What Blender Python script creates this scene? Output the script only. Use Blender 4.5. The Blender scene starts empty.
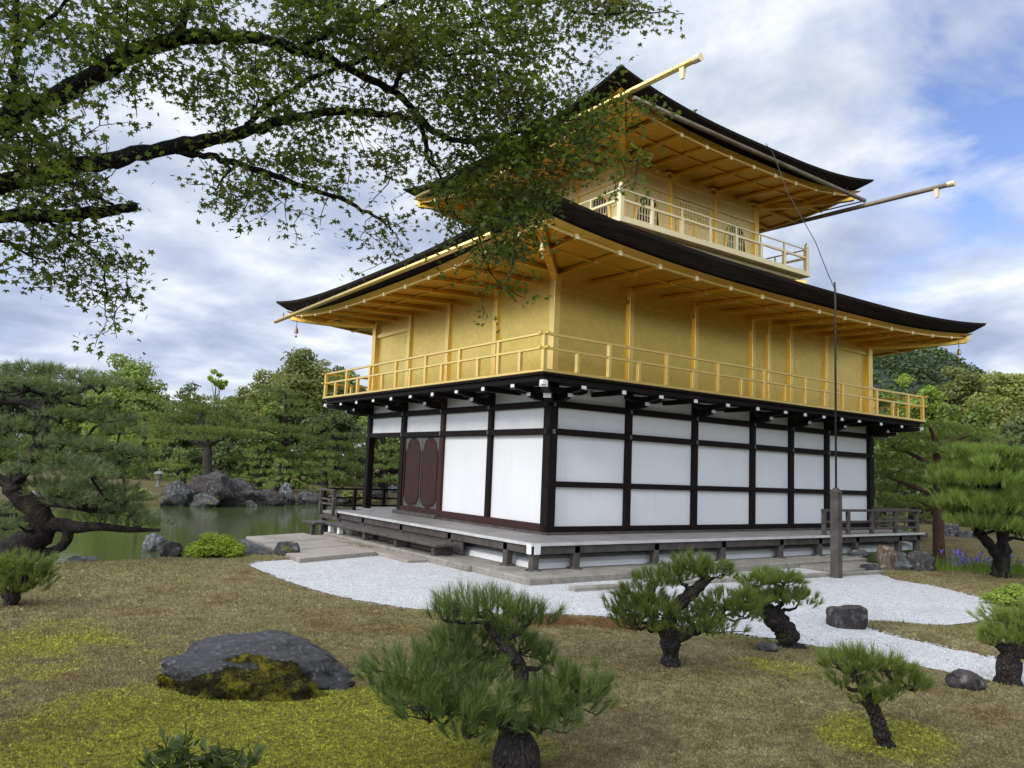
import bpy, bmesh, math, random
import numpy as np
from mathutils import Vector, Matrix

EXPO = 0.2
SUN_E = 1.35
SKY_GLOW = 2.2
# ----------------------------------------------------------------- camera, sky, sun, exposure
SC = bpy.context.scene
COL = SC.collection
R = math.radians
F_PX = 779.66
CAM = np.array([-9.795, -12.339, 1.272])
_yaw, _pit, _rol = 0.951541, 0.108249, 0.040904
_F = np.array([math.cos(_yaw)*math.cos(_pit), math.sin(_yaw)*math.cos(_pit), math.sin(_pit)])
_R0 = np.array([math.sin(_yaw), -math.cos(_yaw), 0.0])
_U0 = np.cross(_R0, _F)
_R = math.cos(_rol)*_R0 + math.sin(_rol)*_U0
_U = -math.sin(_rol)*_R0 + math.cos(_rol)*_U0

cam_data = bpy.data.cameras.new('camera')
cam = bpy.data.objects.new('camera', cam_data)
COL.objects.link(cam)
cam_data.sensor_width = 36.0
cam_data.lens = F_PX/1024*36.0
cam_data.clip_start = 0.05
cam_data.clip_end = 6000
cam.matrix_world = Matrix(((_R[0], _U[0], -_F[0], CAM[0]), (_R[1], _U[1], -_F[1], CAM[1]),
                           (_R[2], _U[2], -_F[2], CAM[2]), (0, 0, 0, 1)))
SC.camera = cam
SC.view_settings.view_transform = 'Standard'
SC.view_settings.look = 'None'
SC.view_settings.gamma = 1
SC.view_settings.use_curve_mapping = False
SC.view_settings.exposure = EXPO
SC.cycles.use_denoising = True
try:
    SC.cycles.denoising_prefilter = 'ACCURATE'
    SC.cycles.denoising_input_passes = 'RGB_ALBEDO_NORMAL'
except Exception:
    pass
SC.cycles.max_bounces = 8
SC.cycles.diffuse_bounces = 4
SC.cycles.glossy_bounces = 3
SC.cycles.transmission_bounces = 3
SC.cycles.transparent_max_bounces = 6
SC.cycles.caustics_reflective = False
SC.cycles.caustics_refractive = False
SC.cycles.sample_clamp_indirect = 6

SUN_EL, SUN_AZ = 34.0, 192.0          # degrees; azimuth counted from +X towards +Y (light comes from there)
sd = np.array([math.cos(R(SUN_EL))*math.cos(R(SUN_AZ)), math.cos(R(SUN_EL))*math.sin(R(SUN_AZ)), math.sin(R(SUN_EL))])
sun_data = bpy.data.lights.new('sun', 'SUN')
sun_data.energy = SUN_E
sun_data.angle = R(12)
sun_data.color = (1.0, 0.93, 0.82)
sun = bpy.data.objects.new('sun', sun_data)
COL.objects.link(sun)
sun.rotation_euler = Vector(sd).to_track_quat('Z', 'Y').to_euler()
sun.location = (-30, -20, 40)

W = bpy.data.worlds.new('World')
SC.world = W
W.use_nodes = True
nt = W.node_tree
for n in list(nt.nodes):
    nt.nodes.remove(n)


class NT:
    """small helper for writing node trees"""
    def __init__(self, tree):
        self.t = tree
    def n(self, kind, **kw):
        nd = self.t.nodes.new(kind)
        for k, v in kw.items():
            setattr(nd, k, v)
        return nd
    def l(self, a, b):
        self.t.links.new(a, b)
    def val(self, x, sock):
        if isinstance(x, (int, float)):
            sock.default_value = x
        elif isinstance(x, (tuple, list)):
            sock.default_value = tuple(x) if len(sock.default_value) == len(x) else (*x, 1)
        else:
            self.l(x, sock)
    def math(self, op, a, b=0.0, clamp=False):
        m = self.n('ShaderNodeMath', operation=op, use_clamp=clamp)
        self.val(a, m.inputs[0]); self.val(b, m.inputs[1])
        return m.outputs[0]
    def mix(self, f, a, b, blend='MIX'):
        m = self.n('ShaderNodeMix', data_type='RGBA', blend_type=blend)
        self.val(f, m.inputs[0]); self.val(a, m.inputs[6]); self.val(b, m.inputs[7])
        return m.outputs[2]
    def ramp(self, f, stops, interp='LINEAR'):
        r = self.n('ShaderNodeValToRGB')
        r.color_ramp.interpolation = interp
        el = r.color_ramp.elements
        while len(el) < len(stops):
            el.new(0.5)
        for e, (p, c) in zip(el, stops):
            e.position = p
            e.color = (c, c, c, 1) if isinstance(c, (int, float)) else (*c, 1)
        self.val(f, r.inputs[0])
        return r.outputs[0]
    def noise(self, vec, scale, detail=4, rough=0.55, dist=0.0):
        nn = self.n('ShaderNodeTexNoise')
        nn.inputs['Scale'].default_value = scale
        nn.inputs['Detail'].default_value = detail
        nn.inputs['Roughness'].default_value = rough
        nn.inputs['Distortion'].default_value = dist
        if vec is not None:
            self.l(vec, nn.inputs['Vector'])
        return nn.outputs['Fac']
    def mapping(self, vec, scale=(1, 1, 1), loc=(0, 0, 0), rot=(0, 0, 0)):
        m = self.n('ShaderNodeMapping')
        m.inputs['Scale'].default_value = scale
        m.inputs['Location'].default_value = loc
        m.inputs['Rotation'].default_value = rot
        self.l(vec, m.inputs['Vector'])
        return m.outputs[0]


def dirv(px, py):
    d = _F + _R*(px-512)/F_PX - _U*(py-384)/F_PX
    return d/np.linalg.norm(d)


# sky: Nishita air with a broken layer of cloud, brighter round the hidden sun and open (blue) in one quarter
w = NT(nt)
sky = w.n('ShaderNodeTexSky', sky_type='NISHITA')
sky.sun_disc = False
sky.sun_elevation = R(SUN_EL)
sky.sun_rotation = R(90-SUN_AZ)
sky.air_density = 1.0
sky.dust_density = 0.6
sky.ozone_density = 2.0
tc = w.n('ShaderNodeTexCoord')
vd = tc.outputs['Generated']
sep = w.n('ShaderNodeSeparateXYZ'); w.l(vd, sep.inputs[0])
zc = w.math('MAXIMUM', sep.outputs[2], 0.0)
den = w.math('ADD', zc, 0.22)
cx = w.math('DIVIDE', sep.outputs[0], den)
cy = w.math('DIVIDE', sep.outputs[1], den)
cv = w.n('ShaderNodeCombineXYZ'); w.l(cx, cv.inputs[0]); w.l(cy, cv.inputs[1])
cp = cv.outputs[0]
n_big = w.noise(w.mapping(cp, (1, 1, 1), (3.1, 1.7, 0)), 0.8, 3, 0.5, 0.1)
n_mid = w.noise(w.mapping(cp, (1.0, 1.0, 1), (7.3, 2.2, 0)), 2.9, 9, 0.58, 0.25)
n_fine = w.noise(w.mapping(cp, (1, 1, 1), (1.3, 9.2, 0)), 2.8, 8, 0.56, 0.15)
def lobe(px, py, cos0, cos1):
    d = dirv(px, py)
    dp = w.n('ShaderNodeVectorMath', operation='DOT_PRODUCT')
    nv = w.n('ShaderNodeVectorMath', operation='NORMALIZE'); w.l(vd, nv.inputs[0])
    w.l(nv.outputs[0], dp.inputs[0]); dp.inputs[1].default_value = tuple(d)
    mr = w.n('ShaderNodeMapRange'); mr.interpolation_type = 'SMOOTHSTEP'
    w.l(dp.outputs['Value'], mr.inputs[0])
    mr.inputs[1].default_value = cos0; mr.inputs[2].default_value = cos1
    return mr.outputs[0]
open_q = w.math('MAXIMUM', w.math('MULTIPLY', lobe(1085, 130, math.cos(R(19)), math.cos(R(3))), w.ramp(sep.outputs[2], [(0.20, 0.25), (0.36, 1.0)])),
                w.math('MULTIPLY', lobe(870, 175, math.cos(R(9)), math.cos(R(1))), 0.42))
open_q = w.math('MAXIMUM', open_q, w.math('MULTIPLY', lobe(800, 0, math.cos(R(15)), math.cos(R(1))), 0.46))
cover = w.math('ADD', w.math('MULTIPLY', n_mid, 0.75), w.math('MULTIPLY', n_big, 0.35))
cover = w.math('SUBTRACT', w.math('ADD', cover, 0.16), w.math('MULTIPLY', open_q, 0.34))
mask = w.ramp(cover, [(0.36, 0.0), (0.47, 0.55), (0.62, 1.0)])
shade = w.math('ADD', w.math('MULTIPLY', n_fine, 0.55), w.math('MULTIPLY', n_big, 0.45))
cl_col = w.ramp(shade, [(0.36, (0.37, 0.44, 0.60)), (0.45, (0.53, 0.60, 0.76)), (0.53, (0.75, 0.81, 0.92)), (0.60, (1.04, 1.06, 1.08))])
low = w.ramp(sep.outputs[2], [(0.0, 1.0), (0.2, 0.99), (0.42, 0.86), (0.7, 1.1)])
cl_col = w.mix(1.0, cl_col, low, 'MULTIPLY')
dps = w.n('ShaderNodeVectorMath', operation='DOT_PRODUCT')
nvs = w.n('ShaderNodeVectorMath', operation='NORMALIZE'); w.l(vd, nvs.inputs[0])
w.l(nvs.outputs[0], dps.inputs[0]); dps.inputs[1].default_value = tuple(sd)
glow = w.n('ShaderNodeMapRange'); glow.interpolation_type = 'SMOOTHSTEP'
w.l(dps.outputs['Value'], glow.inputs[0])
glow.inputs[1].default_value = -0.15; glow.inputs[2].default_value = 1.0
glow.inputs[3].default_value = 1.0; glow.inputs[4].default_value = SKY_GLOW
cl_col = w.mix(1.0, cl_col, glow.outputs[0], 'MULTIPLY')
cl_hdr = w.n('ShaderNodeVectorMath', operation='SCALE'); w.l(cl_col, cl_hdr.inputs[0]); cl_hdr.inputs['Scale'].default_value = 10.0
blue = w.n('ShaderNodeVectorMath', operation='SCALE'); w.l(w.mix(1.0, sky.outputs[0], (1.0, 0.94, 1.12), 'MULTIPLY'), blue.inputs[0]); blue.inputs['Scale'].default_value = 1.45
final = w.mix(mask, blue.outputs[0], cl_hdr.outputs[0])
bg = w.n('ShaderNodeBackground'); w.l(final, bg.inputs[0]); bg.inputs[1].default_value = 0.1
ow = w.n('ShaderNodeOutputWorld'); w.l(bg.outputs[0], ow.inputs[0])


def ray_at(px, py, depth):
    """point that stands `depth` metres in front of the camera plane"""
    return CAM + depth*(_F + _R*(px-512)/F_PX - _U*(py-384)/F_PX)

def on_ground(px, py, z=-0.6):
    d = _F + _R*(px-512)/F_PX - _U*(py-384)/F_PX
    return CAM + (z-CAM[2])/d[2]*d

# ----------------------------------------------------------------- materials
MATS = {}
def new_mat(name):
    m = bpy.data.materials.new(name)
    m.use_nodes = True
    t = m.node_tree
    for n in list(t.nodes):
        t.nodes.remove(n)
    k = NT(t)
    o = k.n('ShaderNodeOutputMaterial')
    b = k.n('ShaderNodeBsdfPrincipled')
    k.l(b.outputs[0], o.inputs[0])
    MATS[name] = m
    return k, b, o

def bump(k, b, h, strength, dist=0.02):
    bp = k.n('ShaderNodeBump')
    bp.inputs['Strength'].default_value = strength
    bp.inputs['Distance'].default_value = dist
    k.l(h, bp.inputs['Height'])
    k.l(bp.outputs[0], b.inputs['Normal'])

def objv(k):
    return k.n('ShaderNodeNewGeometry').outputs['Position']   # the world point: things here never move

def simple(name, col, col2, scale=3.0, rough=0.7, metal=0.0, bump_s=0.2, stretch=(1, 1, 1), spec=0.5, detail=5):
    k, b, o = new_mat(name)
    v = k.mapping(objv(k), stretch)
    nz = k.noise(v, scale, detail, 0.6)
    k.l(k.mix(k.ramp(nz, [(0.3, 0.0), (0.7, 1.0)]), col, col2), b.inputs['Base Color'])
    b.inputs['Roughness'].default_value = rough
    b.inputs['Metallic'].default_value = metal
    b.inputs['Specular IOR Level'].default_value = spec
    if bump_s:
        bump(k, b, k.noise(v, scale*6, 6, 0.6), bump_s, 0.01)
    return k, b, o

def gold(name, c1, c2, rough, metal, leaf=True):
    k, b, o = new_mat(name)
    p = objv(k)
    nz = k.noise(k.mapping(p, (1, 1, 1.4)), 1.1, 6, 0.65)
    fac = k.ramp(nz, [(0.2, 0.15), (0.8, 0.85)])
    col = k.mix(fac, c1, c2)
    if leaf:
        s = k.n('ShaderNodeSeparateXYZ'); k.l(p, s.inputs[0])
        u = k.math('ADD', s.outputs[0], s.outputs[1])
        cb = k.n('ShaderNodeCombineXYZ'); k.l(u, cb.inputs[0]); k.l(s.outputs[2], cb.inputs[1])
        br = k.n('ShaderNodeTexBrick')
        br.offset = 0.0
        k.l(cb.outputs[0], br.inputs['Vector'])
        br.inputs['Color1'].default_value = (0.95, 0.95, 0.95, 1)
        br.inputs['Color2'].default_value = (1.05, 1.05, 1.05, 1)
        br.inputs['Mortar'].default_value = (0.92, 0.91, 0.88, 1)
        br.inputs['Scale'].default_value = 1.0
        br.inputs['Mortar Size'].default_value = 0.004
        br.inputs['Mortar Smooth'].default_value = 0.6
        br.inputs['Brick Width'].default_value = 0.11
        br.inputs['Row Height'].default_value = 0.11
        col = k.mix(1.0, col, br.outputs[0], 'MULTIPLY')
    k.l(col, b.inputs['Base Color'])
    b.inputs['Metallic'].default_value = metal
    rn = k.noise(p, 9.0, 5, 0.6)
    k.l(k.math('ADD', k.math('MULTIPLY', rn, 0.22), rough-0.11), b.inputs['Roughness'])
    bump(k, b, k.noise(p, 22.0, 5, 0.6), 0.12, 0.01)
    return k, b, o

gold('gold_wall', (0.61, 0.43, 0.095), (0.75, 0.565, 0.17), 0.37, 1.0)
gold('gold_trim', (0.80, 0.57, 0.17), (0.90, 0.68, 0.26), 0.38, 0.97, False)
gold('gold_soffit', (0.69, 0.43, 0.07), (0.80, 0.52, 0.11), 0.36, 0.97)  # deeper orange than the wall gold: light bounced under the eaves put into colour
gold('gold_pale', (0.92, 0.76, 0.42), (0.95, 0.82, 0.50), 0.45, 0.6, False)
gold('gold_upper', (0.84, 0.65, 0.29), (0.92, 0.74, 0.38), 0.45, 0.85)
simple('gutter_bronze', (0.16, 0.13, 0.09), (0.34, 0.27, 0.17), 2.5, 0.5, 0.5, 0.1)
simple('dark_wood', (0.006, 0.0042, 0.004), (0.016, 0.010, 0.009), 3.0, 0.6, 0, 0.25, (6, 6, 1), 0.12)
simple('brown_wood', (0.020, 0.008, 0.006), (0.055, 0.019, 0.013), 3.0, 0.55, 0, 0.25, (8, 8, 1), 0.25)
simple('grey_wood', (0.045, 0.038, 0.033), (0.115, 0.100, 0.090), 5.0, 0.8, 0, 0.35, (1, 1, 1), 0.3)
simple('end_white', (0.72, 0.72, 0.71), (0.82, 0.82, 0.80), 4.0, 0.8, 0, 0.1)
simple('deck_edge', (0.42, 0.41, 0.40), (0.60, 0.59, 0.57), 3.0, 0.8, 0, 0.2)
simple('verdigris', (0.07, 0.085, 0.08), (0.17, 0.19, 0.18), 9.0, 0.6, 0.4, 0.2)
simple('black_iron', (0.012, 0.012, 0.013), (0.03, 0.03, 0.03), 6.0, 0.5, 0.3, 0.1)
simple('bell_bronze', (0.42, 0.31, 0.13), (0.6, 0.46, 0.22), 8.0, 0.4, 0.8, 0.1)

def plaster():
    k, b, o = new_mat('plaster')
    p = objv(k)
    nz = k.noise(k.mapping(p, (1, 1, .5)), 1.4, 6, 0.65)
    col = k.mix(k.ramp(nz, [(0.3, 0.0), (0.75, 1.0)]), (0.76, 0.76, 0.75), (0.82, 0.82, 0.81))
    st = k.noise(k.mapping(p, (5, 5, .35)), 1.5, 4, 0.6)
    col = k.mix(k.ramp(st, [(0.55, 0.0), (0.85, 0.5)]), col, (0.66, 0.65, 0.62))
    k.l(col, b.inputs['Base Color'])
    b.inputs['Roughness'].default_value = 0.85
    bump(k, b, k.noise(p, 30, 6, 0.6), 0.08, 0.01)
plaster()

def deck_mat():
    k, b, o = new_mat('deck_boards')
    p = objv(k)
    a = k.noise(k.mapping(p, (0.7, 0.7, 1)), 2.2, 5, 0.6)
    g = k.noise(k.mapping(p, (18, 18, 1)), 1.0, 4, 0.6)
    col = k.mix(k.ramp(a, [(0.3, 0.0), (0.7, 1.0)]), (0.17, 0.15, 0.14), (0.28, 0.26, 0.245))
    col = k.mix(k.ramp(g, [(0.45, 0.0), (0.7, 0.4)]), col, (0.11, 0.095, 0.085))
    k.l(col, b.inputs['Base Color'])
    b.inputs['Roughness'].default_value = 0.55
    bump(k, b, g, 0.25, 0.01)
deck_mat()

def shingle():
    k, b, o = new_mat('bark_shingle')
    p = objv(k)
    s = k.n('ShaderNodeSeparateXYZ'); k.l(p, s.inputs[0])
    cb = k.n('ShaderNodeCombineXYZ')
    k.l(k.math('MULTIPLY', s.outputs[2], 55.0), cb.inputs[2])
    k.l(k.math('MULTIPLY', s.outputs[0], 1.2), cb.inputs[0]); k.l(k.math('MULTIPLY', s.outputs[1], 1.2), cb.inputs[1])
    lay = k.noise(cb.outputs[0], 1.0, 4, 0.6)
    fib = k.noise(k.mapping(p, (14, 14, 40)), 1.0, 5, 0.65)
    col = k.mix(k.ramp(lay, [(0.35, 0.0), (0.65, 1.0)]), (0.007, 0.005, 0.004), (0.034, 0.024, 0.018))
    col = k.mix(k.ramp(fib, [(0.55, 0.0), (0.8, 0.5)]), col, (0.060, 0.044, 0.035))
    k.l(col, b.inputs['Base Color'])
    b.inputs['Roughness'].default_value = 0.9
    b.inputs['Specular IOR Level'].default_value = 0.2
    bump(k, b, fib, 0.6, 0.02)
shingle()

def stone(name, c1, c2, c3, moss=0.0, mosscol=(0.09, 0.10, 0.015), rough=0.85, scale=1.0, bs=0.8, spec=0.4, craggy=True):
    k, b, o = new_mat(name)
    p = objv(k)
    n1 = k.noise(p, 2.2*scale, 7, 0.65, 0.4)
    n2 = k.noise(p, 9.0*scale, 6, 0.7)
    col = k.mix(k.ramp(n1, [(0.32, 0.0), (0.65, 1.0)]), c1, c2)
    n4 = k.noise(k.mapping(p, (4, 4, 1.1)), 2.6*scale, 7, 0.72, 0.6)
    if craggy: col = k.mix(k.ramp(n4, [(0.42, 0.0), (0.60, 0.85)]), col, k.mix(0.5, c1, (0.01, 0.01, 0.01)))
    else: n4 = k.noise(p, 14*scale, 5, 0.6)
    col = k.mix(k.ramp(n2, [(0.54, 0.0), (0.64, 0.9)]), col, c3)
    if moss:
        g = k.n('ShaderNodeNewGeometry')
        s = k.n('ShaderNodeSeparateXYZ'); k.l(p, s.inputs[0])
        n3 = k.noise(p, 3.0*scale, 5, 0.6)
        mm = k.ramp(k.math('ADD', n3, moss-0.5), [(0.48, 0.0), (0.56, 1.0)])
        col = k.mix(mm, col, mosscol)
    k.l(col, b.inputs['Base Color'])
    b.inputs['Roughness'].default_value = rough
    b.inputs['Specular IOR Level'].default_value = spec
    h = k.math('ADD', n1, k.math('MULTIPLY', k.math('ADD', n2, n4), 0.6))
    h = k.math('ADD', h, k.math('MULTIPLY', k.noise(p, 40*scale, 5, .7), 0.15))
    bump(k, b, h, bs, 0.05)
stone('rock_grey', (0.035, 0.034, 0.033), (0.11, 0.108, 0.105), (0.24, 0.24, 0.23))
stone('rock_dark', (0.012, 0.011, 0.011), (0.040, 0.038, 0.038), (0.13, 0.13, 0.13), rough=0.42, scale=2.2, bs=0.7, spec=0.4)
stone('rock_brown', (0.026, 0.021, 0.020), (0.075, 0.062, 0.058), (0.17, 0.16, 0.155))
stone('rock_tan', (0.11, 0.078, 0.05), (0.25, 0.19, 0.135), (0.4, 0.37, 0.32))
stone('rock_blue', (0.05, 0.052, 0.052), (0.15, 0.155, 0.155), (0.36, 0.37, 0.36))
stone('rock_mossy', (0.035, 0.033, 0.03), (0.09, 0.085, 0.08), (0.22, 0.26, 0.25), moss=0.45)
stone('kerb_stone', (0.20, 0.18, 0.145), (0.31, 0.285, 0.24), (0.14, 0.125, 0.105), bs=0.25, craggy=False)
stone('slab_stone', (0.24, 0.205, 0.165), (0.36, 0.32, 0.27), (0.27, 0.24, 0.20), scale=0.7, bs=0.2, craggy=False)
stone('lantern_stone', (0.15, 0.145, 0.135), (0.26, 0.25, 0.235), (0.25, 0.24, 0.23), bs=0.4, craggy=False)

def bark(name, c1, c2, lich=0.0):
    k, b, o = new_mat(name)
    p = objv(k)
    v = k.n('ShaderNodeTexVoronoi'); v.feature = 'DISTANCE_TO_EDGE'
    v.inputs['Scale'].default_value = 34
    k.l(k.mapping(p, (1, 1, .45)), v.inputs['Vector'])
    n1 = k.noise(p, 6, 6, 0.7)
    col = k.mix(k.ramp(n1, [(0.3, 0.0), (0.7, 1.0)]), c1, c2)
    if lich:
        col = k.mix(k.ramp(k.noise(p, 4.0, 4, .6), [(0.56, 0.0), (0.66, lich)]), col, (0.10, 0.11, 0.03))
    k.l(col, b.inputs['Base Color'])
    b.inputs['Roughness'].default_value = 0.9
    b.inputs['Specular IOR Level'].default_value = 0.2
    h = k.math('ADD', k.ramp(v.outputs['Distance'], [(0.0, 0.0), (0.25, 1.0)]), k.math('MULTIPLY', n1, 0.6))
    bump(k, b, h, 0.95, 0.03)
bark('bark_black', (0.014, 0.011, 0.010), (0.075, 0.062, 0.055), 0.45)
bark('bark_maple', (0.010, 0.008, 0.008), (0.028, 0.023, 0.021), 0.15)
bark('bark_grey', (0.07, 0.06, 0.052), (0.15, 0.135, 0.12))
bark('bark_red', (0.10, 0.048, 0.034), (0.18, 0.10, 0.075))

def leafmat(name, dark, light, warm=None, trans=0.35, rough=0.6, big=0.5, needle=False, vary=0.5):
    k, b, o = new_mat(name)
    t = k.t
    t.nodes.remove(b)
    g = k.n('ShaderNodeNewGeometry')
    p = g.outputs['Position']
    rnd = g.outputs['Random Per Island']
    clump = k.noise(p, big, 3, 0.6)
    f = k.math('ADD', k.math('MULTIPLY', rnd, vary), k.math('MULTIPLY', k.ramp(clump, [(0.3, 0.0), (0.7, 1.0)]), 1.0-vary), True)
    col = k.mix(f, dark, light)
    if warm:
        col = k.mix(k.ramp(k.noise(k.mapping(p, (1, 1, 1), (5, 3, 1)), big*1.3, 3, .6), [(0.5, 0.0), (0.7, 0.75)]), col, warm)
    oi = k.n('ShaderNodeObjectInfo')
    hs = k.n('ShaderNodeHueSaturation')
    k.l(col, hs.inputs['Color'])
    k.l(k.math('ADD', k.math('MULTIPLY', oi.outputs['Random'], 0.5), 0.75), hs.inputs['Value'])
    d = k.n('ShaderNodeBsdfPrincipled')
    k.l(hs.outputs[0], d.inputs['Base Color'])
    d.inputs['Roughness'].default_value = rough
    d.inputs['Specular IOR Level'].default_value = 0.3
    tr = k.n('ShaderNodeBsdfTranslucent')
    tcol = k.mix(1.0, hs.outputs[0], (1.5, 1.6, 0.7), 'MULTIPLY')
    k.l(tcol, tr.inputs['Color'])
    ms = k.n('ShaderNodeMixShader'); ms.inputs[0].default_value = trans
    k.l(d.outputs[0], ms.inputs[1]); k.l(tr.outputs[0], ms.inputs[2])
    k.l(ms.outputs[0], o.inputs[0])
leafmat('leaf_maple', (0.042, 0.068, 0.014), (0.140, 0.185, 0.036), (0.15, 0.12, 0.05), 0.48, 0.5, 0.9, vary=.55)
leafmat('needle_near', (0.032, 0.058, 0.014), (0.160, 0.220, 0.060), None, 0.22, 0.5, 3.0, vary=.75)
leafmat('needle_dark', (0.080, 0.115, 0.048), (0.200, 0.250, 0.105), None, 0.2, 0.55, 1.6)
leafmat('needle_candle', (0.060, 0.095, 0.018), (0.225, 0.310, 0.065), None, 0.25, 0.5, 1.2, vary=.6)
leafmat('needle_bright', (0.085, 0.118, 0.024), (0.300, 0.365, 0.090), None, 0.25, 0.5, 1.2, vary=.65)
leafmat('needle_far', (0.090, 0.125, 0.028), (0.240, 0.290, 0.080), None, 0.2, 0.6, 0.5)
leafmat('leaf_deep', (0.051, 0.077, 0.026), (0.143, 0.176, 0.058), None, 0.25, 0.6, 0.35)
leafmat('leaf_mid', (0.095, 0.140, 0.026), (0.240, 0.310, 0.068), None, 0.3, 0.6, 0.35)
leafmat('leaf_olive', (0.105, 0.125, 0.032), (0.280, 0.310, 0.085), (0.28, 0.25, 0.09), 0.3, 0.6, 0.35)
leafmat('leaf_bright', (0.160, 0.232, 0.035), (0.325, 0.403, 0.078), None, 0.35, 0.6, 0.5)
leafmat('leaf_yellow', (0.240, 0.310, 0.020), (0.460, 0.550, 0.050), None, 0.35, 0.6, 3.0)
leafmat('leaf_gloss', (0.040, 0.055, 0.016), (0.095, 0.120, 0.035), None, 0.2, 0.5, 3.0)
leafmat('leaf_grass', (0.090, 0.160, 0.020), (0.200, 0.300, 0.050), None, 0.35, 0.6, 2.0)
leafmat('leaf_hill', (0.045, 0.075, 0.026), (0.120, 0.170, 0.055), None, 0.15, 0.7, 0.03)
leafmat('leaf_dry', (0.05, 0.028, 0.012), (0.22, 0.15, 0.07), None, 0.1, 0.8, 2.0, vary=.9)
simple('iris_petal', (0.10, 0.07, 0.42), (0.20, 0.15, 0.60), 9.0, 0.6, 0, 0)
simple('hill_earth', (0.015, 0.03, 0.016), (0.03, 0.05, 0.025), 0.05, 0.9, 0, 0)

def ground_mat(name, tuft=False):
    k, b, o = new_mat(name)
    p = objv(k)
    big = k.noise(p, 0.55, 4, 0.6, 0.2)
    mid = k.noise(p, 2.3, 5, 0.65, 0.3)
    fine = k.noise(p, 26, 6, 0.75)
    vfine = k.noise(p, 90, 4, 0.7)
    col = k.mix(k.ramp(mid, [(0.30, 0.0), (0.70, 1.0)]), (0.165, 0.132, 0.060), (0.27, 0.235, 0.115))
    # rusty patches
    rust = k.ramp(k.noise(k.mapping(p, (1, 1, 1), (11, 4, 0)), 1.1, 5, 0.65), [(0.54, 0.0), (0.68, 0.55)])
    col = k.mix(rust, col, (0.13, 0.062, 0.024))
    # fresh yellow-green moss, thick towards the near left of the lawn
    s = k.n('ShaderNodeSeparateXYZ'); k.l(p, s.inputs[0])
    def spot(x, y, r0, r1):
        dx = k.math('SUBTRACT', s.outputs[0], x); dy = k.math('SUBTRACT', s.outputs[1], y)
        d2 = k.math('SQRT', k.math('ADD', k.math('MULTIPLY', dx, dx), k.math('MULTIPLY', dy, dy)))
        mr = k.n('ShaderNodeMapRange'); mr.interpolation_type = 'SMOOTHSTEP'
        k.l(d2, mr.inputs[0]); mr.inputs[1].default_value = r1; mr.inputs[2].default_value = r0
        return mr.outputs[0]
    rsp = k.math('MAXIMUM', spot(-2.75, -5.15, .15, .85), k.math('MULTIPLY', spot(-3.6, -4.6, .1, .9), .7))
    rsp = k.math('ADD', rsp, k.math('MULTIPLY', k.math('SUBTRACT', mid, .5), 1.2))
    col = k.mix(k.ramp(rsp, [(.25, 0.0), (.6, .85)]), col, (0.125, 0.052, 0.020))
    gsp = k.math('MAXIMUM', spot(-8.0, -7.2, 1.0, 2.5), spot(-4.0, -9.1, 0.2, 0.75))
    gsp = k.math('MAXIMUM', gsp, k.math('MULTIPLY', spot(-9.4, -3.6, 0.3, 2.6), 0.55))
    gsp = k.math('MAXIMUM', gsp, k.math('MULTIPLY', spot(-2.9, -7.5, 0.1, 0.8), 0.55))
    gm = k.math('ADD', k.math('MULTIPLY', gsp, 0.80), k.math('MULTIPLY', k.math('SUBTRACT', mid, 0.5), 1.7))
    gm = k.math('ADD', gm, k.math('MULTIPLY', k.math('SUBTRACT', fine, 0.5), 0.5))
    gm = k.math('MULTIPLY', k.ramp(gm, [(0.16, 0.0), (0.62, 1.0)]), k.ramp(gsp, [(0.0, 0.0), (0.25, 1.0)]))
    gcol = k.mix(k.ramp(fine, [(0.35, 0.0), (0.65, 1.0)]), (0.145, 0.15, 0.024), (0.36, 0.365, 0.042))
    col = k.mix(gm, col, gcol)
    oli = k.ramp(big, [(0.5, 0.0), (0.66, 0.5)])
    col = k.mix(oli, col, (0.17, 0.165, 0.05))
    det = k.mix(1.0, k.ramp(fine, [(0.32, 0.62), (0.5, 1.0), (0.66, 1.22)]), k.ramp(k.noise(p, 7.0, 5, 0.7), [(0.32, 0.62), (0.5, 1.0), (0.68, 1.25)]), 'MULTIPLY')
    col = k.mix(1.0, col, det, 'MULTIPLY')
    if tuft:
        rnd = k.n('ShaderNodeNewGeometry').outputs['Random Per Island']
        col = k.mix(1.0, col, k.ramp(rnd, [(0.0, 0.80), (0.5, 1.08), (0.85, 1.25), (1.0, 1.6)]), 'MULTIPLY')
    else:
        col = k.mix(1.0, col, (0.58, 0.55, 0.49), 'MULTIPLY')
    k.l(col, b.inputs['Base Color'])
    b.inputs['Roughness'].default_value = 0.95
    b.inputs['Specular IOR Level'].default_value = 0.15
    h = k.math('ADD', fine, k.math('MULTIPLY', vfine, 0.5))
    bump(k, b, h, 0.9, 0.03)
ground_mat('moss_lawn')
ground_mat('moss_tuft', True)

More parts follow.
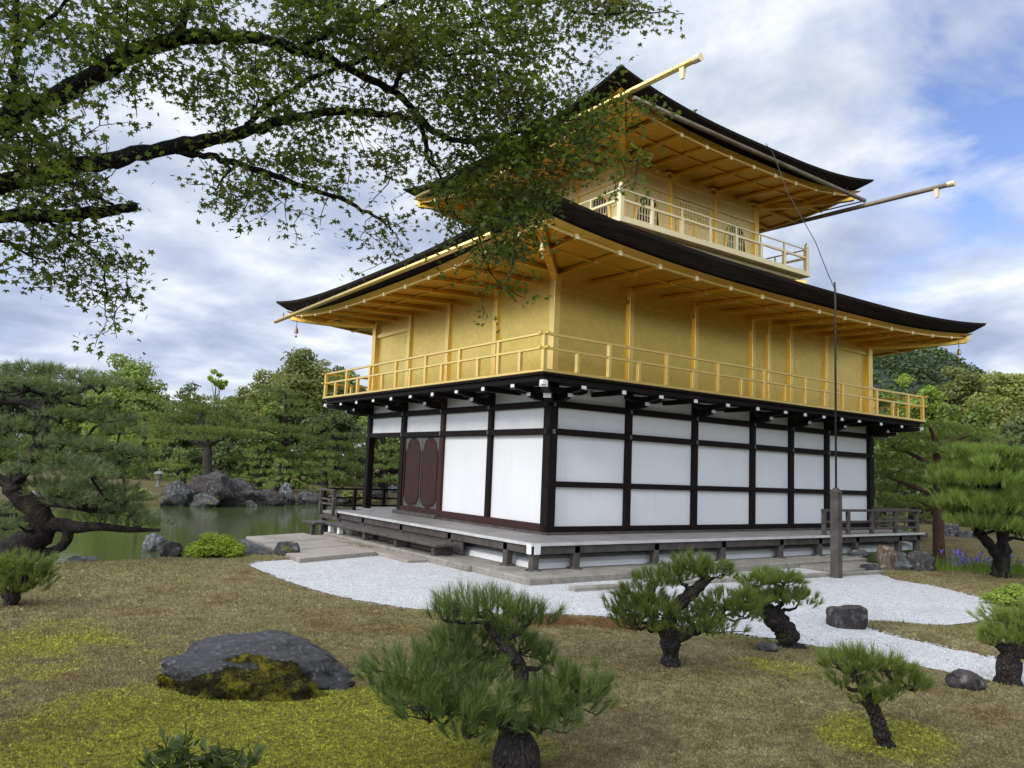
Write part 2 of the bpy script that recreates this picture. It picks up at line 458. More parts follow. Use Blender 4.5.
def gravel_mat():
    k, b, o = new_mat('white_gravel')
    p = objv(k)
    v = k.n('ShaderNodeTexVoronoi'); v.inputs['Scale'].default_value = 55
    k.l(p, v.inputs['Vector'])
    v2 = k.n('ShaderNodeTexVoronoi'); v2.inputs['Scale'].default_value = 55; v2.feature = 'DISTANCE_TO_EDGE'
    k.l(p, v2.inputs['Vector'])
    sp = k.n('ShaderNodeSeparateColor'); k.l(v.outputs['Color'], sp.inputs[0])
    col = k.mix(sp.outputs[0], (0.50, 0.50, 0.50), (0.82, 0.815, 0.80))
    n1 = k.noise(p, 0.9, 5, 0.6)
    col = k.mix(k.ramp(n1, [(0.45, 0.0), (0.75, 0.35)]), col, (0.46, 0.45, 0.43))
    n2 = k.noise(p, 7.0, 4, 0.7)
    col = k.mix(1.0, col, k.ramp(n2, [(0.3, 0.88), (0.6, 1.06)]), 'MULTIPLY')
    edge = k.ramp(v2.outputs['Distance'], [(0.0, 0.45), (0.12, 1.0)])
    col = k.mix(1.0, col, edge, 'MULTIPLY')
    k.l(col, b.inputs['Base Color'])
    b.inputs['Roughness'].default_value = 0.9
    bump(k, b, k.math('ADD', v2.outputs['Distance'], k.math('MULTIPLY', n2, 0.3)), 0.8, 0.02)
gravel_mat()

def water_mat():
    k, b, o = new_mat('pond_water')
    p = objv(k)
    n1 = k.noise(k.mapping(p, (1, 1, 1)), 0.25, 4, 0.6)
    k.l(k.mix(n1, (0.060, 0.076, 0.024), (0.085, 0.098, 0.036)), b.inputs['Base Color'])
    b.inputs['Roughness'].default_value = 0.03
    b.inputs['IOR'].default_value = 1.33
    h = k.math('ADD', k.noise(k.mapping(p, (1.0, 2.4, 1), (0, 0, 0), (0, 0, 0.6)), 2.2, 4, 0.6), k.math('MULTIPLY', k.noise(p, 0.5, 2, .5), 1.0))
    bump(k, b, h, 0.06, 0.06)
water_mat()
# ----------------------------------------------------------------- mesh helpers
class MB:
    """collects shapes that become ONE mesh object"""
    def __init__(s):
        s.v = []; s.f = []
    def quad(s, a, b, c, d):
        i = len(s.v); s.v += [tuple(a), tuple(b), tuple(c), tuple(d)]; s.f.append((i, i+1, i+2, i+3)); return s
    def hexa(s, p):
        """eight corners: bottom loop 0-3, top loop 4-7"""
        i = len(s.v); s.v += [tuple(q) for q in p]
        s.f += [(i+3, i+2, i+1, i), (i+4, i+5, i+6, i+7), (i, i+1, i+5, i+4), (i+1, i+2, i+6, i+5), (i+2, i+3, i+7, i+6), (i+3, i, i+4, i+7)]
        return s
    def box(s, x0, x1, y0, y1, z0, z1):
        if x0 > x1: x0, x1 = x1, x0
        if y0 > y1: y0, y1 = y1, y0
        return s.hexa([(x0, y0, z0), (x1, y0, z0), (x1, y1, z0), (x0, y1, z0), (x0, y0, z1), (x1, y0, z1), (x1, y1, z1), (x0, y1, z1)])
    def beam(s, a, b, w, h):
        """bar of width w and height h along a-b (centre line)"""
        a = Vector(a); b = Vector(b); d = (b-a).normalized()
        up = Vector((0, 0, 1)) if abs(d.z) < .95 else Vector((0, 1, 0))
        r = d.cross(up).normalized(); u = r.cross(d).normalized()
        q = lambda c, i, j: c + r*(w/2*i) + u*(h/2*j)
        return s.hexa([q(a, -1, -1), q(a, 1, -1), q(b, 1, -1), q(b, -1, -1), q(a, -1, 1), q(a, 1, 1), q(b, 1, 1), q(b, -1, 1)])
    def bar(s, pts, w, h):
        for a, b in zip(pts, pts[1:]): s.beam(a, b, w, h)
        return s
    def tube(s, pts, rad, n=8, cap=True, squash=1.0):
        pts = [Vector(p) for p in pts]
        if not hasattr(rad, '__len__'): rad = [rad]*len(pts)
        base = len(s.v); pr = None
        for i, p in enumerate(pts):
            d = (pts[min(i+1, len(pts)-1)]-pts[max(i-1, 0)])
            d = d.normalized() if d.length > 1e-9 else Vector((0, 0, 1))
            if pr is None:
                r = d.cross(Vector((0, 0, 1)) if abs(d.z) < .9 else Vector((1, 0, 0))).normalized()
            else:
                r = (pr - d*pr.dot(d))
                r = r.normalized() if r.length > 1e-6 else d.orthogonal().normalized()
            pr = r; u = d.cross(r)
            for k in range(n):
                a = 2*math.pi*k/n
                s.v.append(tuple(p + (r*math.cos(a)+u*math.sin(a)*squash)*rad[i]))
        for i in range(len(pts)-1):
            for k in range(n):
                k2 = (k+1) % n
                s.f.append((base+i*n+k, base+i*n+k2, base+(i+1)*n+k2, base+(i+1)*n+k))
        if cap:
            s.f.append(tuple(base+k for k in reversed(range(n))))
            s.f.append(tuple(base+(len(pts)-1)*n+k for k in range(n)))
        return s
    def lathe(s, c, prof, n=16):
        """profile (r, z) turned round the vertical through c"""
        return s.tube([(c[0], c[1], c[2]+z) for r, z in prof], [max(r, 1e-4) for r, z in prof], n) if all(z2 != z1 for (_, z1), (_, z2) in zip(prof, prof[1:])) else s
    def prism(s, poly, fn0, fn1):
        """poly of (u, v); fn0 / fn1 map it to the two caps"""
        i = len(s.v); n = len(poly)
        s.v += [tuple(fn0(*p)) for p in poly] + [tuple(fn1(*p)) for p in poly]
        s.f.append(tuple(i+k for k in reversed(range(n)))); s.f.append(tuple(i+n+k for k in range(n)))
        for k in range(n):
            k2 = (k+1) % n; s.f.append((i+k, i+k2, i+n+k2, i+n+k))
        return s
    def grid(s, P):
        """rows of points to a sheet"""
        i = len(s.v); a = len(P); b = len(P[0])
        for row in P: s.v += [tuple(p) for p in row]
        for r in range(a-1):
            for c in range(b-1):
                s.f.append((i+r*b+c, i+r*b+c+1, i+(r+1)*b+c+1, i+(r+1)*b+c))
        return s
    def build(s, name, mat, parent=None, bevel=0.0, smooth=False):
        me = bpy.data.meshes.new(name)
        me.from_pydata(s.v, [], s.f)
        me.update()
        bm = bmesh.new(); bm.from_mesh(me); bmesh.ops.recalc_face_normals(bm, faces=bm.faces); bm.to_mesh(me); bm.free()
        me.materials.append(MATS[mat])
        o = bpy.data.objects.new(name, me); COL.objects.link(o)
        if parent is not None: o.parent = parent
        if bevel:
            b = o.modifiers.new('bevel', 'BEVEL'); b.width = bevel; b.segments = 1; b.limit_method = 'ANGLE'; b.angle_limit = R(50)
        if smooth:
            me.polygons.foreach_set('use_smooth', [True]*len(me.polygons))
        return o

def np_mesh(name, V, F, mat, parent=None, smooth=False):
    """numpy vertices (n,3) and faces (m,k) to one object"""
    V = np.asarray(V, np.float32); F = np.asarray(F, np.int32)
    me = bpy.data.meshes.new(name)
    me.vertices.add(len(V)); me.vertices.foreach_set('co', V.ravel())
    k = F.shape[1]
    me.loops.add(F.size); me.loops.foreach_set('vertex_index', F.ravel())
    me.polygons.add(len(F))
    me.polygons.foreach_set('loop_start', np.arange(0, F.size, k, dtype=np.int32))
    me.polygons.foreach_set('loop_total', np.full(len(F), k, np.int32))
    me.update(calc_edges=True)
    if smooth: me.polygons.foreach_set('use_smooth', np.ones(len(F), bool))
    me.materials.append(MATS[mat])
    o = bpy.data.objects.new(name, me); COL.objects.link(o)
    if parent is not None: o.parent = parent
    return o

def tag(o, label=None, cat=None, group=None, kind=None):
    if label: o['label'] = label
    if cat: o['category'] = cat
    if group: o['group'] = group
    if kind: o['kind'] = kind
    return o

def empty(name, label, cat, group=None, loc=(0, 0, 0)):
    # parts are modelled in world coordinates, so the empty's own offset is undone in each part's parent inverse
    o = bpy.data.objects.new(name, None); COL.objects.link(o)
    o.empty_display_size = 0.2
    o.location = loc
    return tag(o, label, cat, group)

def part(mb, name, mat, root, bevel=0.0, smooth=False):
    o = mb.build(name, mat, None, bevel, smooth)
    o.parent = root
    m = Matrix.Translation(Vector(root.location)) if root.type == 'EMPTY' else Matrix.Identity(4)
    o.matrix_parent_inverse = m.inverted()
    return o

def adopt(o, root):
    o.parent = root
    if root.type == 'EMPTY':
        o.matrix_parent_inverse = Matrix.Translation(Vector(root.location)).inverted()
    return o

# ----------------------------------------------------------------- the pavilion
XS = [0, 2.13, 4.26, 6.39, 7.97, 9.58, 11.72]
YS = [0, 2.09, 4.18, 6.20, 8.28]
L, M = XS[-1], YS[-1]
GZ = -0.6
pav = empty('pavilion', 'three-storey golden pavilion with white ground floor and dark curved roofs beside the pond', 'pavilion', loc=(L/2, M/2, -0.5))
def P(mb, name, mat, bevel=0.0, smooth=False): return part(mb, name, mat, pav, bevel, smooth)
def S(mb, name, mat, parent, bevel=0.0, smooth=False): return part(mb, name, mat, parent, bevel, smooth)

# stone base round the ground floor, white skirting under the floor
P(MB().box(-1.98, 8.0, -2.08, -0.35, -0.95, -0.48).box(-2.05, -0.35, -0.352, 6.35, -0.95, -0.481), 'stone_base', 'kerb_stone', 0.02)
sk = MB()
prof = [(-1.18, -0.478), (-1.15, -0.39), (-1.06, -0.325), (-0.86, -0.295)]
sk.grid([[(o, o, z), (12.1, o, z)] for o, z in prof]); sk.grid([[(o, o, z), (o, 6.4, z)] for o, z in prof])
sk.box(-0.86, 12.0, -0.859, 6.3, -0.5, -0.296)
P(sk, 'plaster_skirting', 'plaster')

# veranda
vd_ = MB()
nb = 11; bw = 1.43/nb
for i in range(nb):
    o0 = -1.43+i*bw
    vd_.box(o0, 11.96, o0, o0+bw-0.006, -0.055, 0.0) if i == 0 else vd_.box(o0, 11.96, o0, o0+bw-0.006, -0.055, 0.0)
for i in range(nb):
    o0 = -1.43+i*bw
    vd_.box(o0, o0+bw-0.006, o0+bw, 7.21, -0.055, 0.0)
P(vd_, 'veranda_floor', 'deck_boards', 0.004)
P(MB().box(-1.45, -1.425, -1.452, 7.215, -0.05, 0.003).box(-1.425, 11.98, -1.452, -1.431, -0.05, 0.003), 'veranda_edge', 'deck_edge')
P(MB().box(-1.40, -1.26, -1.40, 7.15, -0.20, -0.06).box(-1.26, 11.9, -1.40, -1.26, -0.20, -0.06)
  .box(-0.5, 11.7, -0.5, -0.4, -0.2, -0.06).box(-0.5, -0.4, -0.4, 7.1, -0.2, -0.06), 'veranda_beam', 'grey_wood', 0.006)
def leg(x, y, zb=-0.482):
    lg = P(MB().box(x-.07, x+.07, y-.07, y+.07, zb+.012, -0.065), 'veranda_post', 'grey_wood', 0.01)
    S(MB().lathe((x, y, zb), [(0.16, 0.0), (0.15, 0.018), (0.11, 0.03)], 10), 'footing_stone', 'rock_grey', lg)
    return lg
c_leg = leg(-1.325, -1.325)
S(MB().box(-1.465, -1.452, -1.42, -1.29, -0.19, -0.02).box(-1.42, -1.29, -1.468, -1.4535, -0.19, -0.02), 'painted_end', 'end_white', c_leg)
for x in (-0.39, 1.66, 3.67, 5.67, 7.18): leg(x, -1.33)
for x in (8.76, 10.8, 11.73): leg(x, -1.33, -0.75)
for y in (-0.55, 1.42, 3.5, 5.5, 7.0): leg(-1.33, y)
for x in (8.76, 10.8, 11.73): leg(x, 0.4, -0.75)
P(MB().box(11.97, 12.35, -1.34, -1.2, -0.14, -0.02), 'beam_end', 'grey_wood', 0.008)

# long step in front of the doors
bn = P(MB().box(-2.0, -1.5, 0.92, 6.45, -0.30, -0.24), 'step_bench', 'grey_wood', 0.01)
for y in (1.15, 2.75, 4.3, 5.75, 6.3):
    for x in (-1.87, -1.63): S(MB().box(x-.06, x+.06, y-.06, y+.06, -0.48, -0.302), 'bench_leg', 'grey_wood' if y < 5 else 'end_white', bn, 0.008)
P(MB().box(-1.36, -1.33, 0.95, 6.9, -0.46, -0.202), 'kick_board', 'grey_wood')

# south veranda, one step lower, with railings
P(MB().box(-0.9, 13.0, 7.22, 9.6, -0.2, -0.14), 'south_veranda', 'deck_boards', 0.005)
P(MB().box(-.88, 12.9, 9.4, 9.55, -0.36, -0.202).box(-.88, -.76, 7.25, 9.39, -0.36, -0.202), 'south_beam', 'grey_wood', 0.006)
for x in (-.8, 2.2, 5.9, 9.6): P(MB().box(x-.08, x+.08, 9.37, 9.53, -1.6, -0.361), 'pond_post', 'grey_wood')
for x in (-1.5, ): P(MB().box(x-.07, x+.07, 7.3, 7.44, -0.95, -0.361), 'pond_post', 'grey_wood')
P(MB().box(-2.15, -1.62, 6.75, 7.6, -0.34, -0.28).box(-2.1, -2.0, 7.0, 7.12, -0.95, -0.341).box(-1.75, -1.65, 7.0, 7.12, -0.95, -0.341), 'side_step', 'grey_wood', 0.008)
def rail(name, pts, z0, ztop, zmid, mat, posts, pw=0.09, low=None):
    m = MB(); m.bar([(x, y, z0+ztop) for x, y in pts], 0.075, 0.06)
    for zm in zmid: m.bar([(x, y, z0+zm) for x, y in pts], 0.05, 0.05)
    r_ = P(m, name, mat, 0.006)
    for x, y in posts: S(MB().box(x-pw/2, x+pw/2, y-pw/2, y+pw/2, z0, z0+ztop+.0), 'rail_post', mat, r_, 0.006)
    return r_
rail('south_railing', [(-.85, 9.45), (13.0, 9.45)], -0.14, 0.62, (0.36, 0.14), 'dark_wood', [(x, 9.45) for x in np.arange(-.8, 13, 0.95)])
rl = rail('end_railing', [(-1.55, 6.95), (-1.55, 7.9)], -0.14, 0.66, (0.42, 0.30), 'grey_wood', [(-1.55, 7.0), (-1.55, 7.85)])
er = rail('corner_railing', [(7.3, -1.36), (11.84, -1.36)], 0.0, 0.585, (0.31, 0.13), 'grey_wood', [(7.37, -1.36), (8.40, -1.36), (9.47, -1.36), (10.61, -1.36), (11.72, -1.36)])
S(MB().bar([(11.72, -1.31, 0.585), (11.72, 3.2, 0.585)], .075, .06).bar([(11.72, -1.31, 0.31), (11.72, 3.2, 0.31)], .05, .05).bar([(11.72, -1.31, 0.13), (11.72, 3.2, 0.13)], .05, .05), 'side_rail', 'grey_wood', er, 0.005)
for y in (-0.2, 0.9, 2.0, 3.1): S(MB().box(11.68, 11.76, y-.04, y+.04, 0.001, 0.584), 'rail_post', 'grey_wood', er)
S(MB().box(11.841, 11.852, -1.395, -1.325, 0.556, 0.614), 'painted_end', 'end_white', er)

# ground floor: pillars, beams, white panels
def pillar(x, y, w=0.21, z0=0.003, z1=3.0, mat='dark_wood'):
    p_ = P(MB().box(x-w/2, x+w/2, y-w/2, y+w/2, z0, z1), 'pillar', mat, 0.012)
    # iron caps where the beams cross the pillar
    for z in (2.053, 2.608):
        if y == 0: S(MB().box(x-.028, x+.028, -.130, -.1055, z-.045, z+.045), 'nail_cover', 'verdigris', p_)
        if x == 0: S(MB().box(-.132, -.1075, y-.028, y+.028, z-.045, z+.045), 'nail_cover', 'verdigris', p_)
    return p_
for i, x in enumerate(XS): pillar(x, 0, 0.22 if i in (0, 6) else 0.17)
for j, y in enumerate(YS[1:]): pillar(0, y, 0.19 if j > 1 else 0.16, mat='dark_wood' if j != 1 else 'brown_wood')
for x in XS[1:]: pillar(x, M, 0.18)
pillar(L, YS[3], 0.18)
for z0, z1, pr, nm in ((0.05, 0.16, .06, 'sill_beam'), (0.945, 1.06, .045, 'mid_rail'), (1.99, 2.12, .075, 'lintel_beam'), (2.545, 2.68, .07, 'upper_beam')):
    m = MB().box(-.11-pr+.03, L+.1, -pr-.03, -pr+.07, z0, z1)
    P(m, nm, 'dark_wood', 0.006)
for z0, z1, pr, nm, y1 in ((0.05, 0.20, .06, 'sill_beam', YS[3]), (1.985, 2.115, .075, 'lintel_beam', M+.1), (2.54, 2.675, .07, 'upper_beam', M+.1)):
    P(MB().box(-pr-.032, -pr+.07, 0.05, y1, z0, z1), nm, 'brown_wood' if z0 < .1 else 'dark_wood', 0.006)
P(MB().box(-0.14, L, -0.16, -0.02, 0.001, 0.048).box(-0.14, -0.02, -0.018, YS[3], 0.001, 0.048), 'ground_sill', 'grey_wood')
for a, b in zip(XS, XS[1:]):
    for z0, z1 in ((0.16, 0.945), (1.06, 1.99), (2.12, 2.545), (2.68, 3.02)):
        P(MB().box(a+.06, b-.06, 0.0, 0.04, z0-.02, z1+.02), 'wall_panel', 'plaster')
for j, (a, b) in enumerate(zip(YS, YS[1:])):
    rows = [(2.115, 2.54), (2.675, 3.02)]
    if j < 2: rows.insert(0, (0.2, 1.985))
    for z0, z1 in rows:
        P(MB().box(0.0, 0.04, a+.06, b-.06, z0-.02, z1+.02), 'wall_panel', 'plaster')
# inner wall behind the open bay, its floor and ceiling
P(MB().box(0.05, L-.1, YS[3]-.04, YS[3]+.04, 0.0, 3.0), 'inner_wall', 'brown_wood')
P(MB().box(0.05, L+.05, 0.05, M+.2, -0.14, -0.06).box(-.1, L+.1, YS[3]-.1, M+.5, -.059, -0.001), 'inner_floor', 'deck_boards')
P(MB().box(0.05, L-.05, 0.05, M-.05, 2.96, 3.0), 'ceiling_boards', 'dark_wood')
for x in (L,): P(MB().box(x-.02, x+.02, 0.1, YS[3], 0.1, 3.0), 'end_wall', 'plaster')
# pair of doors
for k in range(2):
    y0 = YS[2]+.13+k*.87; y1 = y0+.85
    d_ = P(MB().box(-.035, .03, y0, y1, 0.20, 1.985), 'door', 'brown_wood', 0.006)
    arch = []
    for q in range(13):
        a = math.pi*q/12; arch.append((y0+.43-.36*math.cos(a), 1.62+.27*math.sin(a)))
    arch = [(y0+.07, 0.42), ] + arch + [(y0+.79, 0.42)]
    for q in range(1, 8):
        a = math.pi*q/8; arch.append((y0+.43+.36*math.cos(a), 0.42-.14*math.sin(a)))
    S(MB().prism(arch, lambda u, v: (-.034, u, v), lambda u, v: (-.050, u, v)), 'door_panel', 'brown_wood', d_, 0.005)
    # grey metal fittings in the spandrels and up the middle stile
    for (ys, sg) in ((y0+.01, 1), (y1-.01, -1)):
        S(MB().prism([(ys, 1.97), (ys+sg*.30, 1.97), (ys+sg*.13, 1.86), (ys+sg*.05, 1.68), (ys, 1.60)], lambda u, v: (-.0355, u, v), lambda u, v: (-.043, u, v)), 'metal_fitting', 'verdigris', d_)
        S(MB().prism([(ys, 0.215), (ys+sg*.30, 0.215), (ys+sg*.12, 0.27), (ys+sg*.05, 0.36), (ys, 0.44)], lambda u, v: (-.0355, u, v), lambda u, v: (-.043, u, v)), 'metal_fitting', 'verdigris', d_)
P(MB().box(-.06, .04, YS[2]+.085, YS[2]+.125, 0.2, 1.985), 'door_jamb', 'brown_wood', 0.005)
P(MB().box(-.055, -.025, YS[2]+.982, YS[2]+.998, 0.21, 1.98), 'meeting_strip', 'verdigris')
P(MB().box(-.06, .04, YS[2]+1.855, YS[3]-.1, 0.2, 1.985), 'door_jamb', 'brown_wood', 0.005)
P(MB().box(-.22, -.10, YS[2]-.1, YS[3]+.1, 0.002, 0.09), 'door_sill', 'grey_wood', 0.006)

# brackets that carry the balcony: boat arm along the wall, arm reaching out, white painted ends
def bracket(x, y, nx, ny, big=False):
    tx, ty = -ny, nx
    m = MB()
    def blk(o0, o1, t0, t1, z0, z1):
        pts = [(x+nx*o0+tx*t0, y+ny*o0+ty*t0), (x+nx*o1+tx*t0, y+ny*o1+ty*t0), (x+nx*o1+tx*t1, y+ny*o1+ty*t1), (x+nx*o0+tx*t1, y+ny*o0+ty*t1)]
        m.hexa([(*p, z0) for p in pts]+[(*p, z1) for p in pts])
    n, t = Vector((nx, ny, 0)), Vector((tx, ty, 0)); c = Vector((x, y, 0))
    # lower arm (curved underside), upper arm, boat beam at its end
    for z0, reach, hh in ((2.66, .48, .13), (2.80, .88, .11)):
        prof = [(0.05, z0), (reach*.55, z0-.01), (reach*.85, z0+.025), (reach, z0+.06), (reach, z0+hh), (0.05, z0+hh)]
        m.prism(prof, lambda u, v: c+n*u-t*.06+Vector((0, 0, v)), lambda u, v: c+n*u+t*.06+Vector((0, 0, v)))
    hb = [(-.52, 2.90), (-.50, 2.835), (-.36, 2.79), (.36, 2.79), (.50, 2.835), (.52, 2.90)]
    m.prism(hb, lambda u, v: c+n*.30+t*u+Vector((0, 0, v)), lambda u, v: c+n*.42+t*u+Vector((0, 0, v)))
    blk(.29, .43, -.075, .075, 2.755, 2.788)
    b_ = P(m, 'bracket', 'dark_wood', 0.006)
    S(MB().beam(c+n*.481+Vector((0, 0, 2.755)), c+n*.492+Vector((0, 0, 2.755)), .115, .07), 'painted_end', 'end_white', b_)
    S(MB().beam(c+n*.881+Vector((0, 0, 2.885)), c+n*.893+Vector((0, 0, 2.885)), .115, .062), 'painted_end', 'end_white', b_)
    return b_
for x in XS: bracket(x, -.1, 0, -1)
for x in [(a+b)/2 for a, b in zip(XS, XS[1:])]:
    jo = P(MB().beam((x, -.05, 2.885), (x, -.98, 2.885), .11, .10), 'joist_arm', 'dark_wood', 0.006)
    S(MB().beam((x, -.981, 2.885), (x, -.993, 2.885), .105, .075), 'painted_end', 'end_white', jo)
for y in YS: bracket(-.1, y, -1, 0)
for y in [(a+b)/2 for a, b in zip(YS, YS[1:])]:
    jo = P(MB().beam((-.05, y, 2.885), (-.98, y, 2.885), .11, .10), 'joist_arm', 'dark_wood', 0.006)
    S(MB().beam((-.981, y, 2.885), (-.993, y, 2.885), .105, .075), 'painted_end', 'end_white', jo)
for (sx, sy, cx0, cy0) in ((-1, -1, 0, 0), (1, -1, L, 0), (-1, 1, 0, M)):
    d = Vector((sx, sy, 0)).normalized(); c = Vector((cx0, cy0, 0))
    m = MB()
    for z0, reach, hh in ((2.62, .75, .13), (2.77, 1.38, .14)):
        t = Vector((-d.y, d.x, 0))
        m.prism([(0.1, z0), (reach*.6, z0-.01), (reach*.9, z0+.03), (reach, z0+.06), (reach, z0+hh), (.1, z0+hh)],
                lambda u, v: c+d*u-t*.075+Vector((0, 0, v)), lambda u, v: c+d*u+t*.075+Vector((0, 0, v)))
    b_ = P(m, 'corner_bracket', 'dark_wood', 0.006)
    for z, reach, w_, h_ in ((2.71, .751, .15, .09), (2.865, 1.381, .16, .11)):
        S(MB().beam(c+d*reach+Vector((0, 0, z)), c+d*(reach+.014)+Vector((0, 0, z)), w_, h_), 'painted_end', 'end_white', b_)
for (sx, sy, cx0, cy0) in ((-1, -1, 0, 0), (1, -1, L, 0), (-1, 1, 0, M)):
    c = Vector((cx0+sx*1.01, cy0+sy*1.01, 0))
    S(MB().box(c.x-.045, c.x+.045, c.y-.045, c.y+.045, 2.85, 2.934), 'painted_block', 'end_white', b_)
# second-floor balcony: dark beam, gold floor edge
E_ = 1.10
P(MB().box(-1.0, -.88, -1.0, M+1.0, 2.935, 3.035).box(-.88, L+1.0, -1.0, -.88, 2.935, 3.035).box(L+.88, L+1.0, -.88, M+1.0, 2.935, 3.035)
  .box(-.88, L+.88, M+.88, M+1.0, 2.935, 3.035), 'balcony_beam', 'dark_wood', 0.006)
P(MB().box(-.92, L+.92, -.92, M+.92, 3.005, 3.034), 'balcony_underside', 'dark_wood')
P(MB().box(-E_+.03, L+E_-.03, -E_+.03, M+E_-.03, 3.037, 3.075), 'balcony_shadow_board', 'dark_wood')
P(MB().box(-E_, L+E_, -E_, M+E_, 3.077, 3.135), 'balcony_floor', 'gold_trim', 0.008)
br = MB(); q = E_-.06
ring = [(-q, -q), (L+q, -q), (L+q, M+q), (-q, M+q)]
def ringbar(m, ring, z, w, h, over=0.0):
    for (a, b) in zip(ring, ring[1:]+ring[:1]):
        a = Vector((*a, z)); b = Vector((*b, z)); d = (b-a).normalized()
        m.beam(a-d*over, b+d*over, w, h)
def balcony_rail(ring, z0, ztop, zmid, posts, mat, corner_top, over, pw=.075, short=True, rw=.06):
    m = MB()
    for k, (a, b) in enumerate(zip(ring, ring[1:]+ring[:1])):
        dz = 0.0 if k % 2 == 0 else 0.004
        a = Vector((*a, 0)); b = Vector((*b, 0)); d = (b-a).normalized()
        m.beam(a-d*over+Vector((0, 0, ztop+dz)), b+d*over+Vector((0, 0, ztop+dz)), rw, rw*.8)
        m.beam(a-d*over+Vector((0, 0, zmid+dz)), b+d*over+Vector((0, 0, zmid+dz)), rw, rw*.8)
    r_ = P(m, 'balcony_railing', mat, 0.005)
    for (x, y) in ring:
        S(MB().box(x-pw*.55, x+pw*.55, y-pw*.55, y+pw*.55, z0, corner_top), 'corner_post', mat, r_, 0.005)
    for (x, y, tall) in posts:
        S(MB().box(x-pw/2, x+pw/2, y-pw/2, y+pw/2, z0, ztop-.02 if tall else zmid-.02), 'rail_post', mat, r_, 0.005)
    return r_
posts = []
n = 17; dx = (L+2*q)/n
for i in range(1, n): posts += [(-q+i*dx, -q, i % 2 == 0), (-q+i*dx, M+q, i % 2 == 0)]
n = 14; dy = (M+2*q)/n
for i in range(1, n): posts += [(-q, -q+i*dy, i % 2 == 0), (L+q, -q+i*dy, i % 2 == 0)]
balcony_rail(ring, 3.136, 3.80, 3.53, posts, 'gold_trim', 3.79, 0.13)

# second floor: gold walls and pillars
for a, b in zip(XS, XS[1:]):
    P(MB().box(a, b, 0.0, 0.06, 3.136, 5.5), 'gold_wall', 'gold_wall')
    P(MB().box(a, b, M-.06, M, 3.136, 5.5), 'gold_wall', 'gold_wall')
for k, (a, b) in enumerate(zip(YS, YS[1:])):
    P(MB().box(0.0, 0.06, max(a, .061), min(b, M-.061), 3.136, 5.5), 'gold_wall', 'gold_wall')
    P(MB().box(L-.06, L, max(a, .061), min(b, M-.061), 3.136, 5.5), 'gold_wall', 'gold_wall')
def gpillar(x, y, w): return P(MB().box(x-w/2, x+w/2, y-w/2, y+w/2, 3.137, 5.45), 'gold_pillar', 'gold_trim', 0.008)
for x in XS[1:-1]: gpillar(x, 0, .13)
gpillar(7.05, 0, .12); gpillar(0, 0, .16); gpillar(L, 0, .2); gpillar(0, M, .2)
for y in YS[1:-1]: gpillar(0, y, .14)
P(MB().box(-.05, L+.05, -.045, -.001, 3.137, 3.24).box(-.045, -.001, 0.0, M, 3.137, 3.24), 'floor_rail', 'gold_trim', .004)
P(MB().box(-.06, L+.06, -.052, -.002, 4.98, 5.06), 'wall_plate', 'gold_wall', .004)
P(MB().box(-.052, -.002, YS[3]+.07, M+.06, 4.86, 4.97), 'wall_plate', 'gold_trim', .004)

# ----- roofs
def make_roof(cx, cy, ax, ay, bx, by, ze, rise, up, thick, inset, curve, nm, pw=3.0):
    m = MB(); NS, NTt = 41, 14
    cor = [(-1, -1), (1, -1), (1, 1), (-1, 1)]
    for k in range(4):
        (x0, y0), (x1, y1) = cor[k], cor[(k+1) % 4]
        rows = []
        def edge(s, hx, hy): return (cx+hx*(x0+(x1-x0)*(s+1)/2), cy+hy*(y0+(y1-y0)*(s+1)/2))
        def zz(s, t): return ze + rise*(curve*t+(1-curve)*t*t) + up*abs(s)**pw*(1-t)**2.2
        ss = [math.copysign(abs(v)**.8, v) for v in np.linspace(-1, 1, NS)]
        for t in np.linspace(0, 1, NTt):
            rows.append([(*edge(s, ax*(1-t)+bx*t, ay*(1-t)+by*t), zz(s, t)) for s in ss])
        mid = [(*edge(s, ax-.02, ay-.02), zz(s, 0)-thick*.25) for s in ss]
        bot = [(*edge(s, ax-inset, ay-inset), zz(s, 0)-thick) for s in ss]
        inn = [(*edge(s, ax-inset-.5, ay-inset-.5), zz(s, 0)*.5+ze*.5-thick+.06) for s in ss]
        m.grid([inn, bot, mid]+rows)
    return P(m, nm, 'bark_shingle')

